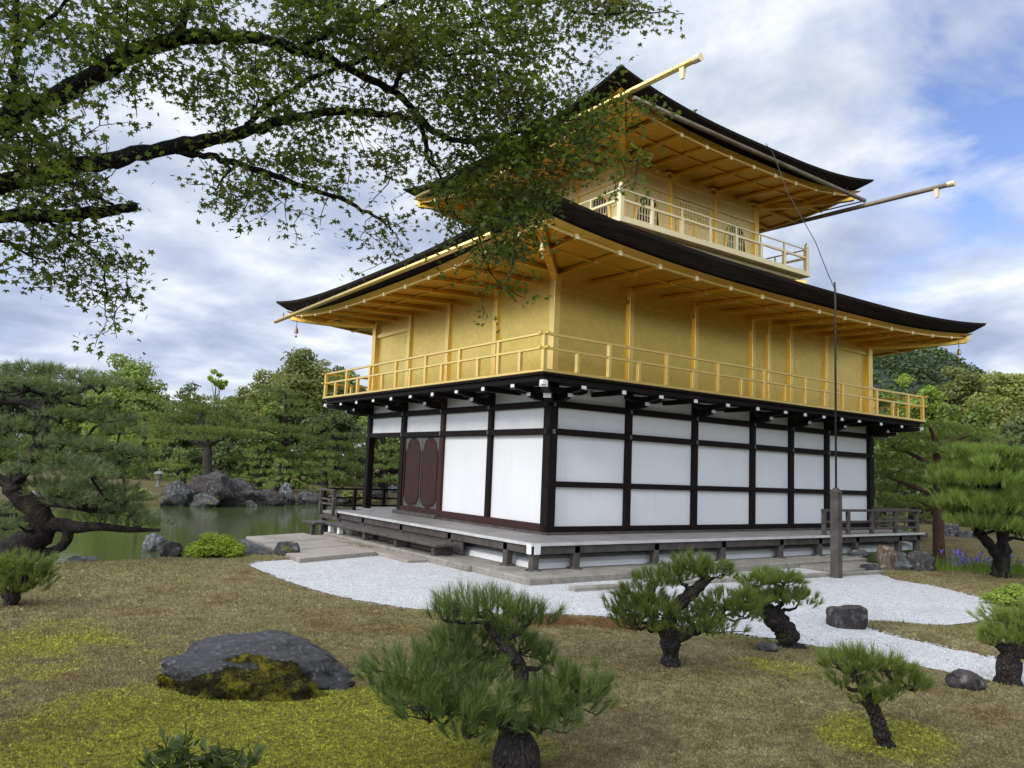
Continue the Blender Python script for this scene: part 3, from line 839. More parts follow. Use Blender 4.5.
def make_eaves(cx, cy, ax, ay, wx, wy, ze, zw, up, pitch, nm, mat_s='gold_soffit', tier=True, pw=3.0, ztier=0.05, fas=.12):
    """gold board under the shingles, sloping soffit, two tiers of rafters with pale ends, hip rafters"""
    cor = [(-1, -1), (1, -1), (1, 1), (-1, 1)]
    so, fa, ti = MB(), MB(), MB()
    def pt(k, u, o):
        """side k, u metres from the side's middle, o = 0 wall .. 1 eave"""
        hx, hy = wx+(ax-wx)*o, wy+(ay-wy)*o
        half = hx if k % 2 == 0 else hy
        s = max(-1, min(1, u/half))
        z = zw+(ze-zw)*o + up*min(1, abs(s))**pw*o**1.6
        (x0, y0), (x1, y1) = cor[k], cor[(k+1) % 4]
        if k == 0: return (cx+s*hx, cy-hy, z)
        if k == 1: return (cx+hx, cy+s*hy, z)
        if k == 2: return (cx-s*hx, cy+hy, z)
        return (cx-hx, cy-s*hy, z)
    for k in range(4):
        NS = 41; ss = [math.copysign(abs(v)**.8, v) for v in np.linspace(-1, 1, NS)]
        def row(o, dz=0.0, inx=0.0):
            hx, hy = wx+(ax-wx)*o, wy+(ay-wy)*o
            half = hx if k % 2 == 0 else hy
            return [Vector(pt(k, s*half, o))+Vector((0, 0, dz)) for s in ss]
        so.grid([row(o) for o in np.linspace(0, 1, 7)])
        wd_ = 1+.15/(ax-wx)
        d = row(1.0); f_ = row(wd_)
        so.grid([d, [p+Vector((0, 0, .065)) for p in f_]])
        fa.tube([p+Vector((0, 0, -.03)) for p in row(.992)], .034, 6)
        if tier:
            g0 = row(.55, -.002); g1 = row(.60, -.002)
            ti.grid([[p+Vector((0, 0, 0)) for p in g0], [p+Vector((0, 0, -.03)) for p in g0], [p+Vector((0, 0, -.03)) for p in g1], g1])
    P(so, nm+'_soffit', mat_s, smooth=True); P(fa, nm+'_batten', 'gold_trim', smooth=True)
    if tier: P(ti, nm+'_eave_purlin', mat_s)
    for k in range(4):
        half_e = (ax if k % 2 == 0 else ay); half_w = (wx if k % 2 == 0 else wy)
        nmax = int((half_e-.25)//pitch)
        cor_off = half_w % pitch
        us = [u for u in np.arange(-half_w-3*pitch, half_w+3*pitch+.01, pitch) if abs(u) < half_e-.3]
        for u in us:
            o0 = max(0.0, (abs(u)-half_w)/(half_e-half_w))
            oa = [o for o in np.linspace(o0, .66, 4)]
            if tier and o0 < .5:
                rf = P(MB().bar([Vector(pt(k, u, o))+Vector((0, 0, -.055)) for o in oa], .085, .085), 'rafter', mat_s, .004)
                a = Vector(pt(k, u, .661))+Vector((0, 0, -.055)); b = Vector(pt(k, u, .672))+Vector((0, 0, -.055))
                S(MB().beam(a, b, .08, .075), 'rafter_end', 'gold_pale', rf)
            o1 = max(o0, .60 if tier else 0)
            oa = [o for o in np.linspace(o1, .985, 3)]
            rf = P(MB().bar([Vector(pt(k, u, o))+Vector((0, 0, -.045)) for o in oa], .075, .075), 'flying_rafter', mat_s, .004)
            a = Vector(pt(k, u, 1.001))+Vector((0, 0, -.035)); b = Vector(pt(k, u, 1.012))+Vector((0, 0, -.035))
            S(MB().beam(a, b, .09, .09), 'rafter_end', 'gold_pale', rf)
        # hip rafter at this side's first corner
        hw = half_w; pts = [Vector(pt(k, -((wx+(ax-wx)*o) if k % 2 == 0 else (wy+(ay-wy)*o)), o)) for o in np.linspace(0, 1.0, 6)]
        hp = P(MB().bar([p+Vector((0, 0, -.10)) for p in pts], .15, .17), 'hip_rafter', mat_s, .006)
        S(MB().beam(pts[-1]+Vector((0, 0, -.06)), pts[-1]+(pts[-1]-pts[-2]).normalized()*.10+Vector((0, 0, -.06)), .13, .13), 'rafter_end', 'gold_pale', hp)
    return pt

TCX, TCY = L/2, M/2          # the top storey stands over the middle
OV = 1.89
make_roof(TCX, TCY, L/2+2.28, M/2+2.28, 3.3, 3.3, 5.62, 1.02, 0.36, 0.27, 0.27, 0.42, 'lower_roof')
pt1 = make_eaves(TCX, TCY, L/2+OV, M/2+OV, L/2, M/2, 5.245, 5.36, 0.33, 1.06, 'lower_eave')
# ----- top storey
BH, WH = 3.70, 2.62
Z3 = 7.10
P(MB().box(TCX-3.28, TCX+3.28, TCY-3.28, TCY+3.28, 6.35, 6.98), 'balcony_base', 'gold_pale', .01)
P(MB().box(TCX-3.36, TCX+3.36, TCY-3.36, TCY+3.36, 6.66, 6.72), 'base_moulding', 'gold_trim', .006)
P(MB().box(TCX-3.48, TCX+3.48, TCY-3.48, TCY+3.48, 6.92, 7.02), 'balcony_beam', 'gold_pale', .01)
P(MB().box(TCX-BH, TCX+BH, TCY-BH, TCY+BH, 7.022, Z3), 'balcony_floor', 'gold_pale', .008)
for k in range(-1, 2):
    for (nx, ny) in ((0, -1), (-1, 0), (1, 0)):
        c = Vector((TCX+nx*3.29+(-ny)*k*2.1, TCY+ny*3.29+nx*k*2.1, 0)); t = Vector((-ny, nx, 0)); n_ = Vector((nx, ny, 0))
        hb = [(-.28, 6.915), (-.26, 6.87), (-.15, 6.83), (-.06, 6.82), (-.05, 6.76), (.05, 6.76), (.06, 6.82), (.15, 6.83), (.26, 6.87), (.28, 6.915)]
        P(MB().prism(hb, lambda u, v: c+t*u+Vector((0, 0, v)), lambda u, v: c+t*u+n_*.14+Vector((0, 0, v))), 'bracket', 'gold_trim', .004)
for sx in (-1, 1):
    c = Vector((TCX+sx*3.4, TCY-3.4, 6.86)); d = Vector((sx, -1, 0)).normalized()
    cb_ = P(MB().beam(c-d*.2, c+d*.30, .16, .16), 'corner_bracket', 'gold_trim', .01)
    S(MB().beam(c+d*.301-Vector((0, 0, -.0)), c+d*.32, .13, .12), 'carved_end', 'gold_pale', cb_)
q3 = BH-.08
ring3 = [(TCX-q3, TCY-q3), (TCX+q3, TCY-q3), (TCX+q3, TCY+q3), (TCX-q3, TCY+q3)]
posts3 = []
for i in range(1, 7):
    u = -q3+2*q3*i/7
    posts3 += [(TCX+u, TCY-q3, True), (TCX+u, TCY+q3, True), (TCX-q3, TCY+u, True), (TCX+q3, TCY+u, True)]
m = MB(); ringbar(m, ring3, Z3+.72, .035, .035, 0.0); ringbar(m, ring3, Z3+.47, .055, .06, 0.0); ringbar(m, ring3, Z3+.05, .07, .08, 0.0)
r3 = P(m, 'upper_railing', 'gold_pale', .005)
for x, y in ring3:
    cp_ = S(MB().box(x-.06, x+.06, y-.06, y+.06, Z3+.001, Z3+.75), 'corner_post', 'gold_pale', r3, .006)
    S(MB().lathe((x, y, Z3+.75), [(.055, 0), (.07, .025), (.04, .045), (.06, .08), (.05, .11), (.010, .16)], 10), 'post_finial', 'gold_pale', r3, smooth=True)
for x, y, tl in posts3:
    S(MB().box(x-.043, x+.043, y-.043, y+.043, Z3+.001, Z3+.50), 'rail_post', 'gold_pale', r3, .005)
    S(MB().box(x-.02, x+.02, y-.02, y+.02, Z3+.501, Z3+.702), 'rail_strut', 'gold_pale', r3)

def wall3(nx, ny):
    t = Vector((-ny, nx, 0)); n_ = Vector((nx, ny, 0)); c = Vector((TCX, TCY, 0))+n_*(WH-.06)
    def pt(u, z, o): return c+t*u+n_*o+Vector((0, 0, z))
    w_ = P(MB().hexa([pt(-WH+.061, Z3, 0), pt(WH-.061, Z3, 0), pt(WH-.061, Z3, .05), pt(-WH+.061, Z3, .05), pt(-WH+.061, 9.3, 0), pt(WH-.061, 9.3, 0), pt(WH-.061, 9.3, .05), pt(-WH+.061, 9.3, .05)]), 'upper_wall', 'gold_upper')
    for z, h in ((Z3+.05, .10), (8.62, .09), (8.98, .09)):
        P(MB().beam(pt(-WH, z, .07), pt(WH, z, .07), .06, h), 'wall_rail', 'gold_upper', .004)
    for u in (-WH/3, WH/3): P(MB().beam(pt(u, Z3, .075), pt(u, 9.2, .075), .12, .12), 'gold_pillar', 'gold_trim', .006)
    # block brackets on top of the pillars
    for u in (-WH, -WH/3, WH/3, WH):
        hb = [(-.22, 9.16), (-.20, 9.10), (-.07, 9.06), (-.07, 8.99), (.07, 8.99), (.07, 9.06), (.20, 9.10), (.22, 9.16)]
        P(MB().prism(hb, lambda a, b: pt(u+a, b, .05), lambda a, b: pt(u+a, b, .19)), 'bracket', 'gold_trim', .004)
    # bell-shaped windows
    for u in (-WH*2/3, WH*2/3):
        out = [(-.36, 7.62), (-.34, 7.85), (-.31, 8.08), (-.26, 8.24), (-.16, 8.33), (-.06, 8.365), (0, 8.41), (.06, 8.365), (.16, 8.33), (.26, 8.24), (.31, 8.08), (.34, 7.85), (.36, 7.62)]
        out = [(a*1.36, b-.02) for a, b in out]
        inn = [(a*.80, 7.66+(b-7.60)*.90) for a, b in out]
        fm = MB(); i0 = len(fm.v)
        n = len(out)
        for lst, o in ((out, .051), (inn, .051), (out, .095), (inn, .095)): fm.v += [tuple(pt(u+a, b, o)) for a, b in lst]
        for k in range(n):
            k2 = (k+1) % n
            fm.f += [(2*n+k, 2*n+k2, 3*n+k2, 3*n+k), (k, k2, 2*n+k2, 2*n+k), (n+k, n+k2, 3*n+k2, 3*n+k)]
        wf = P(fm, 'bell_window', 'gold_trim')
        S(MB().prism(inn, lambda a, b: pt(u+a, b, .051), lambda a, b: pt(u+a, b, .056)), 'window_recess_shade', 'dark_wood', wf)  # dark sheet on the wall: shade of the recess behind the bars, as colour
        bars = MB()
        for a in (-.30, -.20, -.10, 0, .10, .20, .30):
            top = np.interp(a, [p_[0] for p_ in inn], [p_[1] for p_ in inn])
            bars.beam(pt(u+a, 7.66, .07), pt(u+a, top-.01, .07), .042, .02)
        for z in (7.85, 8.1): bars.beam(pt(u-.34, z, .066), pt(u+.34, z, .066), .014, .03)
        S(bars, 'window_bars', 'gold_pale', wf)
    # two panelled doors with latticed tops
    for sg in (-1, 1):
        dr = P(MB().hexa([pt(sg*.01 if sg > 0 else -.68, 7.2, .051), pt(.68 if sg > 0 else -.01, 7.2, .051), pt(.68 if sg > 0 else -.01, 7.2, .08), pt(sg*.01 if sg > 0 else -.68, 7.2, .08),
                          pt(sg*.01 if sg > 0 else -.68, 8.56, .051), pt(.68 if sg > 0 else -.01, 8.56, .051), pt(.68 if sg > 0 else -.01, 8.56, .08), pt(sg*.01 if sg > 0 else -.68, 8.56, .08)]), 'upper_door', 'gold_upper')
        u0 = .345*sg
        lt = MB()
        for a in np.linspace(-.26, .26, 6): lt.beam(pt(u0+a, 8.05, .092), pt(u0+a, 8.50, .092), .025, .02)
        for z in np.linspace(8.06, 8.49, 4): lt.beam(pt(u0-.27, z, .096), pt(u0+.27, z, .096), .02, .025)
        S(lt, 'door_lattice', 'gold_pale', dr)
        S(MB().prism([(-.26, 8.06), (.26, 8.06), (.26, 8.49), (-.26, 8.49)], lambda a, b: pt(u0+a, b, .081), lambda a, b: pt(u0+a, b, .084)), 'lattice_shade', 'gold_wall', dr)
        fr = MB()
        for z0, z1 in ((7.30, 7.60), (7.66, 7.98)):
            for (a0, b0), (a1, b1) in (((-.26, z0), (.26, z0)), ((-.26, z1), (.26, z1)), ((-.26, z0), (-.26, z1)), ((.26, z0), (.26, z1))):
                fr.beam(pt(u0+a0, b0, .09), pt(u0+a1, b1, .09), .03, .03)
        S(fr, 'panel_moulding', 'gold_trim', dr)
for nx, ny in ((0, -1), (-1, 0), (1, 0), (0, 1)): wall3(nx, ny)
for sx in (-1, 1):
    for sy in (-1, 1): P(MB().box(TCX+sx*WH-.08, TCX+sx*WH+.08, TCY+sy*WH-.08, TCY+sy*WH+.08, Z3+.001, 9.2), 'gold_pillar', 'gold_trim', .006)
make_roof(TCX, TCY, 4.92, 4.92, .35, .35, 9.46, 2.9, 0.40, 0.24, 0.27, 0.35, 'upper_roof')
make_eaves(TCX, TCY, 4.53, 4.53, WH, WH, 9.07, 9.20, 0.36, 0.88, 'upper_eave', tier=True)
P(MB().box(TCX-.5, TCX+.5, TCY-.5, TCY+.5, 12.2, 12.6).box(TCX-.36, TCX+.36, TCY-.36, TCY+.36, 12.61, 12.85), 'roof_finial_base', 'gold_trim', .02)

# gutters: half-round bronze-gold pipes hung from the eaves, long spouts past the corners
def gutter(a, b, r_, hang, mat='gutter_bronze', spout=True, nm='rain_gutter'):
    a, b = Vector(a), Vector(b)
    g = P(MB().tube([a, a.lerp(b, .5), b], r_, 10), nm, mat, smooth=True)
    d = (b-a).normalized()
    if spout:
        S(MB().tube([b-d*.02, b+d*.16], r_*1.22, 10), 'spout_collar', 'gold_pale', g)
        c = b-d*.30
        S(MB().hexa([c+d*x+Vector((0, 0, z))+Vector((-d.y, d.x, 0))*y for z, s_ in ((-.27, .035), (-.02, .065)) for x, y in ((-s_, -s_*.7), (s_, -s_*.7), (s_, s_*.7), (-s_, s_*.7))]), 'drip_cup', 'gold_pale', g)
    hk = MB()
    for f_, top in hang:
        p_ = a.lerp(b, f_); hk.beam(p_+Vector((0, 0, r_*.5)), p_+Vector((0, 0, top)), .02, .02)
    if hang: S(hk, 'gutter_hook', 'black_iron', g)
    return g
gutter((TCX-4.72, TCY+4.3, 9.47), (TCX-4.72, -2.62, 9.25), .065, [(f_, .16) for f_ in np.linspace(.08, .55, 6)], 'gold_trim')
gutter((TCX+4.72, TCY+4.6, 9.22), (TCX+4.72, -2.90, 9.06), .062, [(f_, .16) for f_ in np.linspace(.1, .55, 6)])
gutter((TCX-4.4, TCY-4.78, 9.33), (TCX+4.66, TCY-4.78, 9.21), .06, [(f_, .16) for f_ in np.linspace(.1, .9, 8)], 'gutter_bronze', False)
gutter((-2.24, -.9, 5.46), (-2.24, 10.6, 5.36), .055, [(f_, .17) for f_ in np.linspace(.06, .94, 12)], 'gold_trim', False)
P(MB().beam((10.5, TCY-4.7, 9.2), (10.5, 2.4, 9.28), .03, .03), 'gutter_brace', 'gutter_bronze')

# bells under the corners of the eaves: each hangs, each a thing
def bell(x, y, z, ztop, label):
    b = empty('wind_bell', label, 'bell', 'bells under the eave corners', (x, y, z))
    part(MB().lathe((x, y, z), [(.062, 0), (.064, .015), (.052, .03), (.048, .10), (.036, .155), (.012, .175)], 14), 'bell_body', 'bell_bronze', b, smooth=True)
    part(MB().tube([(x, y, z+.17), (x, y, ztop)], .009, 6), 'hanger', 'black_iron', b)
    part(MB().tube([(x, y, z-.07), (x, y, z+.12)], .006, 5).box(x-.03, x+.03, y-.003, y+.003, z-.13, z-.07), 'clapper', 'bell_bronze', b)
bell(-1.80, -1.86, 5.03, 5.40, 'small pale bell hanging under the eave corner above the gold wall edge nearest the viewer')
bell(-1.80, M+1.7, 5.0, 5.42, 'small bronze bell hanging from the far pondside tip of the lower roof')
bell(L+1.6, -1.82, 5.02, 5.42, 'small gold bell hanging from the lower roof tip in front of the wooded hill')

# lightning conductor: wooden post, conduit, wire up to the top roof
lc = empty('conductor_post', 'square weathered wooden post with a thin conduit rising to the roof, on the gravel', 'post', loc=(4.6, -3.4, GZ))
m = MB(); m.box(4.515, 4.685, -3.485, -3.315, -.62, 1.06)
part(m, 'post', 'grey_wood', lc, .012)
m = MB(); m.hexa([(4.505, -3.495, 1.062), (4.695, -3.495, 1.062), (4.695, -3.305, 1.062), (4.505, -3.305, 1.062), (4.57, -3.43, 1.16), (4.63, -3.43, 1.16), (4.63, -3.37, 1.16), (4.57, -3.37, 1.16)])
part(m, 'post_cap', 'grey_wood', lc)
part(MB().tube([(4.6, -3.4, 1.1), (4.6, -3.4, 4.95), (4.66, -3.36, 5.2), (4.9, -3.2, 5.42)], .021, 8), 'conduit', 'black_iron', lc, smooth=True)
part(MB().tube([(4.66, -3.36, 5.2), (5.2, -2.85, 5.75), (5.9, -2.1, 6.75), (6.15, -1.2, 8.2), (6.1, -.82, 9.3), (6.0, -.66, 9.6)], .010, 5), 'ground_wire', 'black_iron', lc)
# ----------------------------------------------------------------- ground, gravel, pond
rng = np.random.default_rng(7)
random.seed(7)
from mathutils import noise as mnoise

def in_poly_sd(X, Y, poly):
    """signed distance, positive inside"""
    P_ = np.asarray(poly, float); n = len(P_)
    inside = np.zeros(X.shape, bool); dmin = np.full(X.shape, 1e9)
    for i in range(n):
        x0, y0 = P_[i]; x1, y1 = P_[(i+1) % n]
        c = ((y0 > Y) != (y1 > Y)) & (X < (x1-x0)*(Y-y0)/((y1-y0) if abs(y1-y0) > 1e-9 else 1e-9)+x0)
        inside ^= c
        dx, dy = x1-x0, y1-y0; L2 = dx*dx+dy*dy+1e-12
        t = np.clip(((X-x0)*dx+(Y-y0)*dy)/L2, 0, 1)
        dmin = np.minimum(dmin, np.hypot(X-x0-t*dx, Y-y0-t*dy))
    return np.where(inside, dmin, -dmin)

def smooth_poly(pts, it=2):
    for _ in range(it):
        out = []
        for i in range(len(pts)):
            a = np.array(pts[i]); b = np.array(pts[(i+1) % len(pts)])
            out += [tuple(a*.75+b*.25), tuple(a*.25+b*.75)]
        pts = out
    return pts

NEAR = [(-60, -14), (-30, -4), (-14, 2.6), (-9.6, 4.0), (-8.9, 4.4), (-8.4, 4.0), (-8.1, 3.25), (-7.12, 3.3), (-6.43, 3.42), (-5.7, 3.4), (-5.1, 3.7), (-4.4, 4.2), (-4.15, 5.7), (-2.5, 6.9), (-2, 6.9), (11, 7.0), (12.6, 5),
        (12.4, 2), (9.9, 0.5), (8.4, -1.0), (7.9, -2.3), (8.2, -3.05), (9.3, -3.75), (10.3, -4.4), (12, -5.5), (22, -9.5), (60, -22), (60, -90), (-60, -90)]
FAR = [(-120, 12), (-40, 22), (-20, 27), (-9, 24.5), (-3.5, 24.3), (1.8, 26.2), (8.4, 29.7), (20, 31), (22.5, 20), (20, 8), (18.3, 2), (17.4, 0.4), (17.2, -1.4), (19.5, -3.6), (30, -7), (75, -11), (700, -20), (700, 700), (-700, 700), (-700, 20)]
GRAV = smooth_poly([(-4.2, 2.2), (-5.3, 2.12), (-5.38, 0.39), (-5.28, -1.46), (-4.95, -2.73), (-4.43, -3.41), (-3.82, -3.89), (-2.9, -4.25), (-2.45, -4.8), (-2.08, -5.56), (-1.83, -6.12), (-1.59, -6.71), (-1.5, -7.02),
        (-1.33, -7.75), (-1.34, -8.33), (-1.27, -8.77), (-1.2, -9.6), (-0.9, -11.5), (0.1, -11.3), (-0.15, -9.3), (-0.19, -8.72), (-0.17, -8.25), (-0.13, -7.51), (0.04, -6.71), (0.4, -6.3), (0.82, -6.34), (1.23, -6.97), (1.82, -7.05), (2.85, -6.98), (4.36, -6.44),
        (5.2, -5.46), (5.55, -4.59), (5.53, -4.03), (6.3, -3.45), (6.3, -1.5), (-1.5, -1.5), (-1.5, 2.4)], 2)
def ragged(poly, step=.13, amp=.022):
    rr = random.Random(5); out = []
    for (x0, y0), (x1, y1) in zip(poly, poly[1:]+poly[:1]):
        m_ = max(1, int(math.hypot(x1-x0, y1-y0)/step))
        for q in range(m_):
            t = q/m_; out.append((x0+(x1-x0)*t+rr.gauss(0, amp), y0+(y1-y0)*t+rr.gauss(0, amp)))
    return out
GRAV_EDGE = ragged(GRAV)
AX = lambda n, c, k: c + 6*np.sinh(np.linspace(-1, 1, n)*k)
gx = AX(430, -3.5, 5.4); gy = AX(430, -4.0, 5.4)
GX, GY = np.meshgrid(gx, gy, indexing='ij')
def bumps(X, Y):
    return (np.sin(X*1.1+.7)*np.cos(Y*.9-.4)*.6 + np.sin(X*2.3+Y*1.7)*.3 + np.sin(X*3.9-Y*4.4+1)*.15)
def ground_h(X, Y):
    X = np.asarray(X, float); Y = np.asarray(Y, float)
    near = in_poly_sd(X, Y, NEAR); far = in_poly_sd(X, Y, FAR); gr = in_poly_sd(X, Y, GRAV)
    hn = -0.572 + bumps(X, Y)*.022
    hn = np.where(gr > -0.06, -0.63, np.where(gr > -0.45, -0.605+(np.clip((-gr-.06)/.39, 0, 1))**.5*(hn+.605), hn))
    hn = np.where(near < .6, np.minimum(hn, -0.60-.10*(1-np.clip(near/.6, 0, 1))), hn)
    hn = np.where(near < 0, -0.70+near*2.2, hn)
    hf = -0.86+np.clip(far, 0, 1.5)*.16+np.clip(far-1.5, 0, 30)*.014+np.clip(far-60, 0, 400)*.010+bumps(X*.3, Y*.3)*.12*np.clip(far/6, 0, 1)
    hf = np.where(far < 0, -0.86+far*.8, hf)
    h = np.maximum(hn, hf)
    return np.maximum(h, -1.9)
GH = ground_h(GX, GY)
n0, n1 = GX.shape
idx = np.arange(n0*n1).reshape(n0, n1)
Fq = np.stack([idx[:-1, :-1], idx[1:, :-1], idx[1:, 1:], idx[:-1, 1:]], -1).reshape(-1, 4)
ground = np_mesh('ground', np.stack([GX, GY, GH], -1).reshape(-1, 3), Fq, 'moss_lawn', smooth=True)
tag(ground, kind='structure')

gv = MB(); gv.v = [(x, y, -0.598) for x, y in GRAV_EDGE]; gv.f = [tuple(range(len(GRAV_EDGE)))]
g_o = gv.build('gravel', 'white_gravel'); tag(g_o, kind='structure')
bm = bmesh.new(); bm.from_mesh(g_o.data); bmesh.ops.triangulate(bm, faces=bm.faces); bm.to_mesh(g_o.data); bm.free()
wt = MB().quad((-400, -80, -0.92), (400, -80, -0.92), (400, 60, -0.92), (-400, 60, -0.92)).build('water', 'pond_water'); tag(wt, kind='structure')

# loose pebbles on the gravel and short moss fibres over the lawn: nobody could count them
def scatter_pebbles():
    n = 26000
    x = rng.uniform(-5.5, 5.6, n*3); y = rng.uniform(-9, 2.3, n*3)
    d = np.hypot(x-CAM[0], y-CAM[1])
    keep = (in_poly_sd(x, y, GRAV) > -.10) & (rng.random(n*3) < np.clip(9.0/d, .25, 1))
    x, y = x[keep][:n], y[keep][:n]; n = len(x)
    oct_v = np.array([(1, 0, 0), (0, 1, 0), (-1, 0, 0), (0, -1, 0), (0, 0, 1)], float)
    s = rng.uniform(.008, .017, n); a = rng.uniform(0, 6.28, n)
    V = oct_v[None]*s[:, None, None]*np.stack([rng.uniform(.8, 1.4, n), rng.uniform(.7, 1, n), rng.uniform(.5, .8, n)], -1)[:, None]
    ca, sa = np.cos(a)[:, None], np.sin(a)[:, None]
    V = np.stack([V[..., 0]*ca-V[..., 1]*sa+x[:, None], V[..., 0]*sa+V[..., 1]*ca+y[:, None], V[..., 2]-.597], -1)
    F = np.array([(0, 1, 4), (1, 2, 4), (2, 3, 4), (3, 0, 4)])
    F = (F[None]+5*np.arange(n)[:, None, None]).reshape(-1, 3)
    o = np_mesh('gravel_pebbles', V.reshape(-1, 3), F, 'white_gravel'); tag(o, 'loose pale pebbles lying over the raked gravel', 'gravel', kind='stuff')
scatter_pebbles()

def scatter_moss():
    n = 760000
    # denser close to the viewer, every tuft a little low rosette
    r = 3.2+17*rng.random(n)**1.55; a = R(54.5)+rng.uniform(-.74, .74, n)
    x = CAM[0]+r*np.cos(a); y = CAM[1]+r*np.sin(a)
    keep = (in_poly_sd(x, y, GRAV) < .02) & (in_poly_sd(x, y, NEAR) > .05) & (in_poly_sd(x, y, [(-2.1, -2.1), (8.1, -2.1), (8.1, 9), (-2.1, 9)]) < 0)
    x, y, r = x[keep], y[keep], r[keep]; n = len(x)
    cl = np.sin(x*7.1+np.sin(y*5.3)*1.7)*np.sin(y*8.3+np.sin(x*6.1)*1.4)
    c2 = np.sin(x*31+2*np.sin(y*23+x*4))*np.sin(y*37+2*np.sin(x*27-y*5)); c3 = np.sin(x*2.1+1.3*np.sin(y*1.7))*np.sin(y*2.6+1.1*np.sin(x*2.3))
    keep = rng.random(n) < np.clip(.82+.18*cl+.28*c2+.15*c3, .06, 1)
    x, y, r = x[keep], y[keep], r[keep]; n = len(x)
    z = ground_h(x, y)
    s = rng.lognormal(-4.98, .25, n)*np.clip(r/5.5, .85, 2.6)
    a = rng.uniform(0, 6.28, n)
    V = np.zeros((n, 5, 3))
    for k_ in range(4):
        q = s*rng.uniform(.7, 1.3, n)
        V[:, k_] = np.stack([x+np.cos(a+k_*1.571)*q, y+np.sin(a+k_*1.571)*q, z-.003+0*x], -1)
    V[:, 4] = np.stack([x+rng.normal(0, .3, n)*s, y+rng.normal(0, .3, n)*s, z+s*rng.uniform(.5, 1.5, n)], -1)
    F = np.array([(0, 1, 4), (1, 2, 4), (2, 3, 4), (3, 0, 4)])
    F = (F[None]+5*np.arange(n)[:, None, None]).reshape(-1, 3)
    o = np_mesh('moss_tufts', V.reshape(-1, 3), F, 'moss_tuft'); tag(o, 'short dry moss tufts covering the whole lawn', 'moss', kind='stuff')
scatter_moss()

def scatter_litter():
    n = 2600
    r = 3.5+13*rng.random(n)**1.3; a = R(54.5)+rng.uniform(-.72, .72, n)
    x = CAM[0]+r*np.cos(a); y = CAM[1]+r*np.sin(a)
    keep = (in_poly_sd(x, y, NEAR) > .1) & (in_poly_sd(x, y, [(-2.1, -2.1), (8.1, -2.1), (8.1, 9), (-2.1, 9)]) < 0)
    x, y = x[keep], y[keep]; n = len(x)
    z = np.where(in_poly_sd(x, y, GRAV) > 0, -.590, ground_h(x, y)+.012)
    a = rng.uniform(0, 6.28, n); l = rng.uniform(.012, .035, n); w_ = l*rng.uniform(.12, .4, n)
    c, s_ = np.cos(a), np.sin(a); dz = rng.normal(0, .15, n)*l
    V = np.stack([np.stack([x-c*l, y-s_*l, z-dz], -1), np.stack([x-s_*w_, y+c*w_, z+.003], -1), np.stack([x+c*l, y+s_*l, z+dz], -1), np.stack([x+s_*w_, y-c*w_, z+.002], -1)], 1)
    o = np_mesh('leaf_litter', V.reshape(-1, 3), np.arange(4*n).reshape(-1, 4), 'leaf_dry'); tag(o, 'scattered dry leaves and needles on the lawn and gravel', 'leaf litter', kind='stuff')
scatter_litter()

# kerbs and stone steps beside the pavilion
kb = MB()
kp = [(-1.67, -2.77), (1.2, -2.93), (4.36, -3.18), (6.35, -3.36)]
for (a, b) in zip(kp, kp[1:]): kb.beam((*a, -.585), (b[0]-.012, b[1], -.585), .16, .11)
kerb = kb.build('stone_kerb', 'kerb_stone', None, .012); tag(kerb, 'long low stone kerb edging the gravel parallel to the veranda', 'kerb')
st = MB().box(5.3, 7.6, -3.0, -2.10, -.75, -.535).build('stone_step', 'kerb_stone', None, .02); tag(st, 'pale stone step slab beside the wooden post at the end of the base', 'step')
lk = MB().box(-2.5, -2.07, 1.1, 6.3, -.75, -.545).build('stone_step', 'slab_stone', None, .015); tag(lk, 'narrow pale stone strip along the base in front of the long wooden step', 'step')
# paved landing by the water
ln = empty('stone_landing', 'broad pale paved landing by the pond in front of the long wooden step', 'landing', loc=(-3.4, 4.2, -.6))
A, B_, C_, D_ = Vector((-4.15, 5.75, 0)), Vector((-2.53, 6.45, 0)), Vector((-2.53, 2.35, 0)), Vector((-4.42, 1.65, 0))
rows = 3
cuts = [(0, .36), (.36, .70), (.70, 1.0)]
for k, (f0, f1) in enumerate(cuts):
    g = .004
    q = [A.lerp(D_, f0+g), B_.lerp(C_, f0+g), B_.lerp(C_, f1-g), A.lerp(D_, f1-g)]
    zt = -.50-.006*k
    part(MB().hexa([(p.x, p.y, -1.25) for p in q]+[(p.x, p.y, zt) for p in q]), 'paving_slab', 'slab_stone', ln, .012)
part(MB().hexa([(p.x, p.y, z) for z in (-1.0, -.56) for p in (A+Vector((-.14, .05, 0)), A+Vector((.02, 0, 0)), A.lerp(D_, .62)+Vector((.02, 0, 0)), A.lerp(D_, .62)+Vector((-.14, 0, 0)))]), 'edge_stone', 'rock_grey', ln, .03)

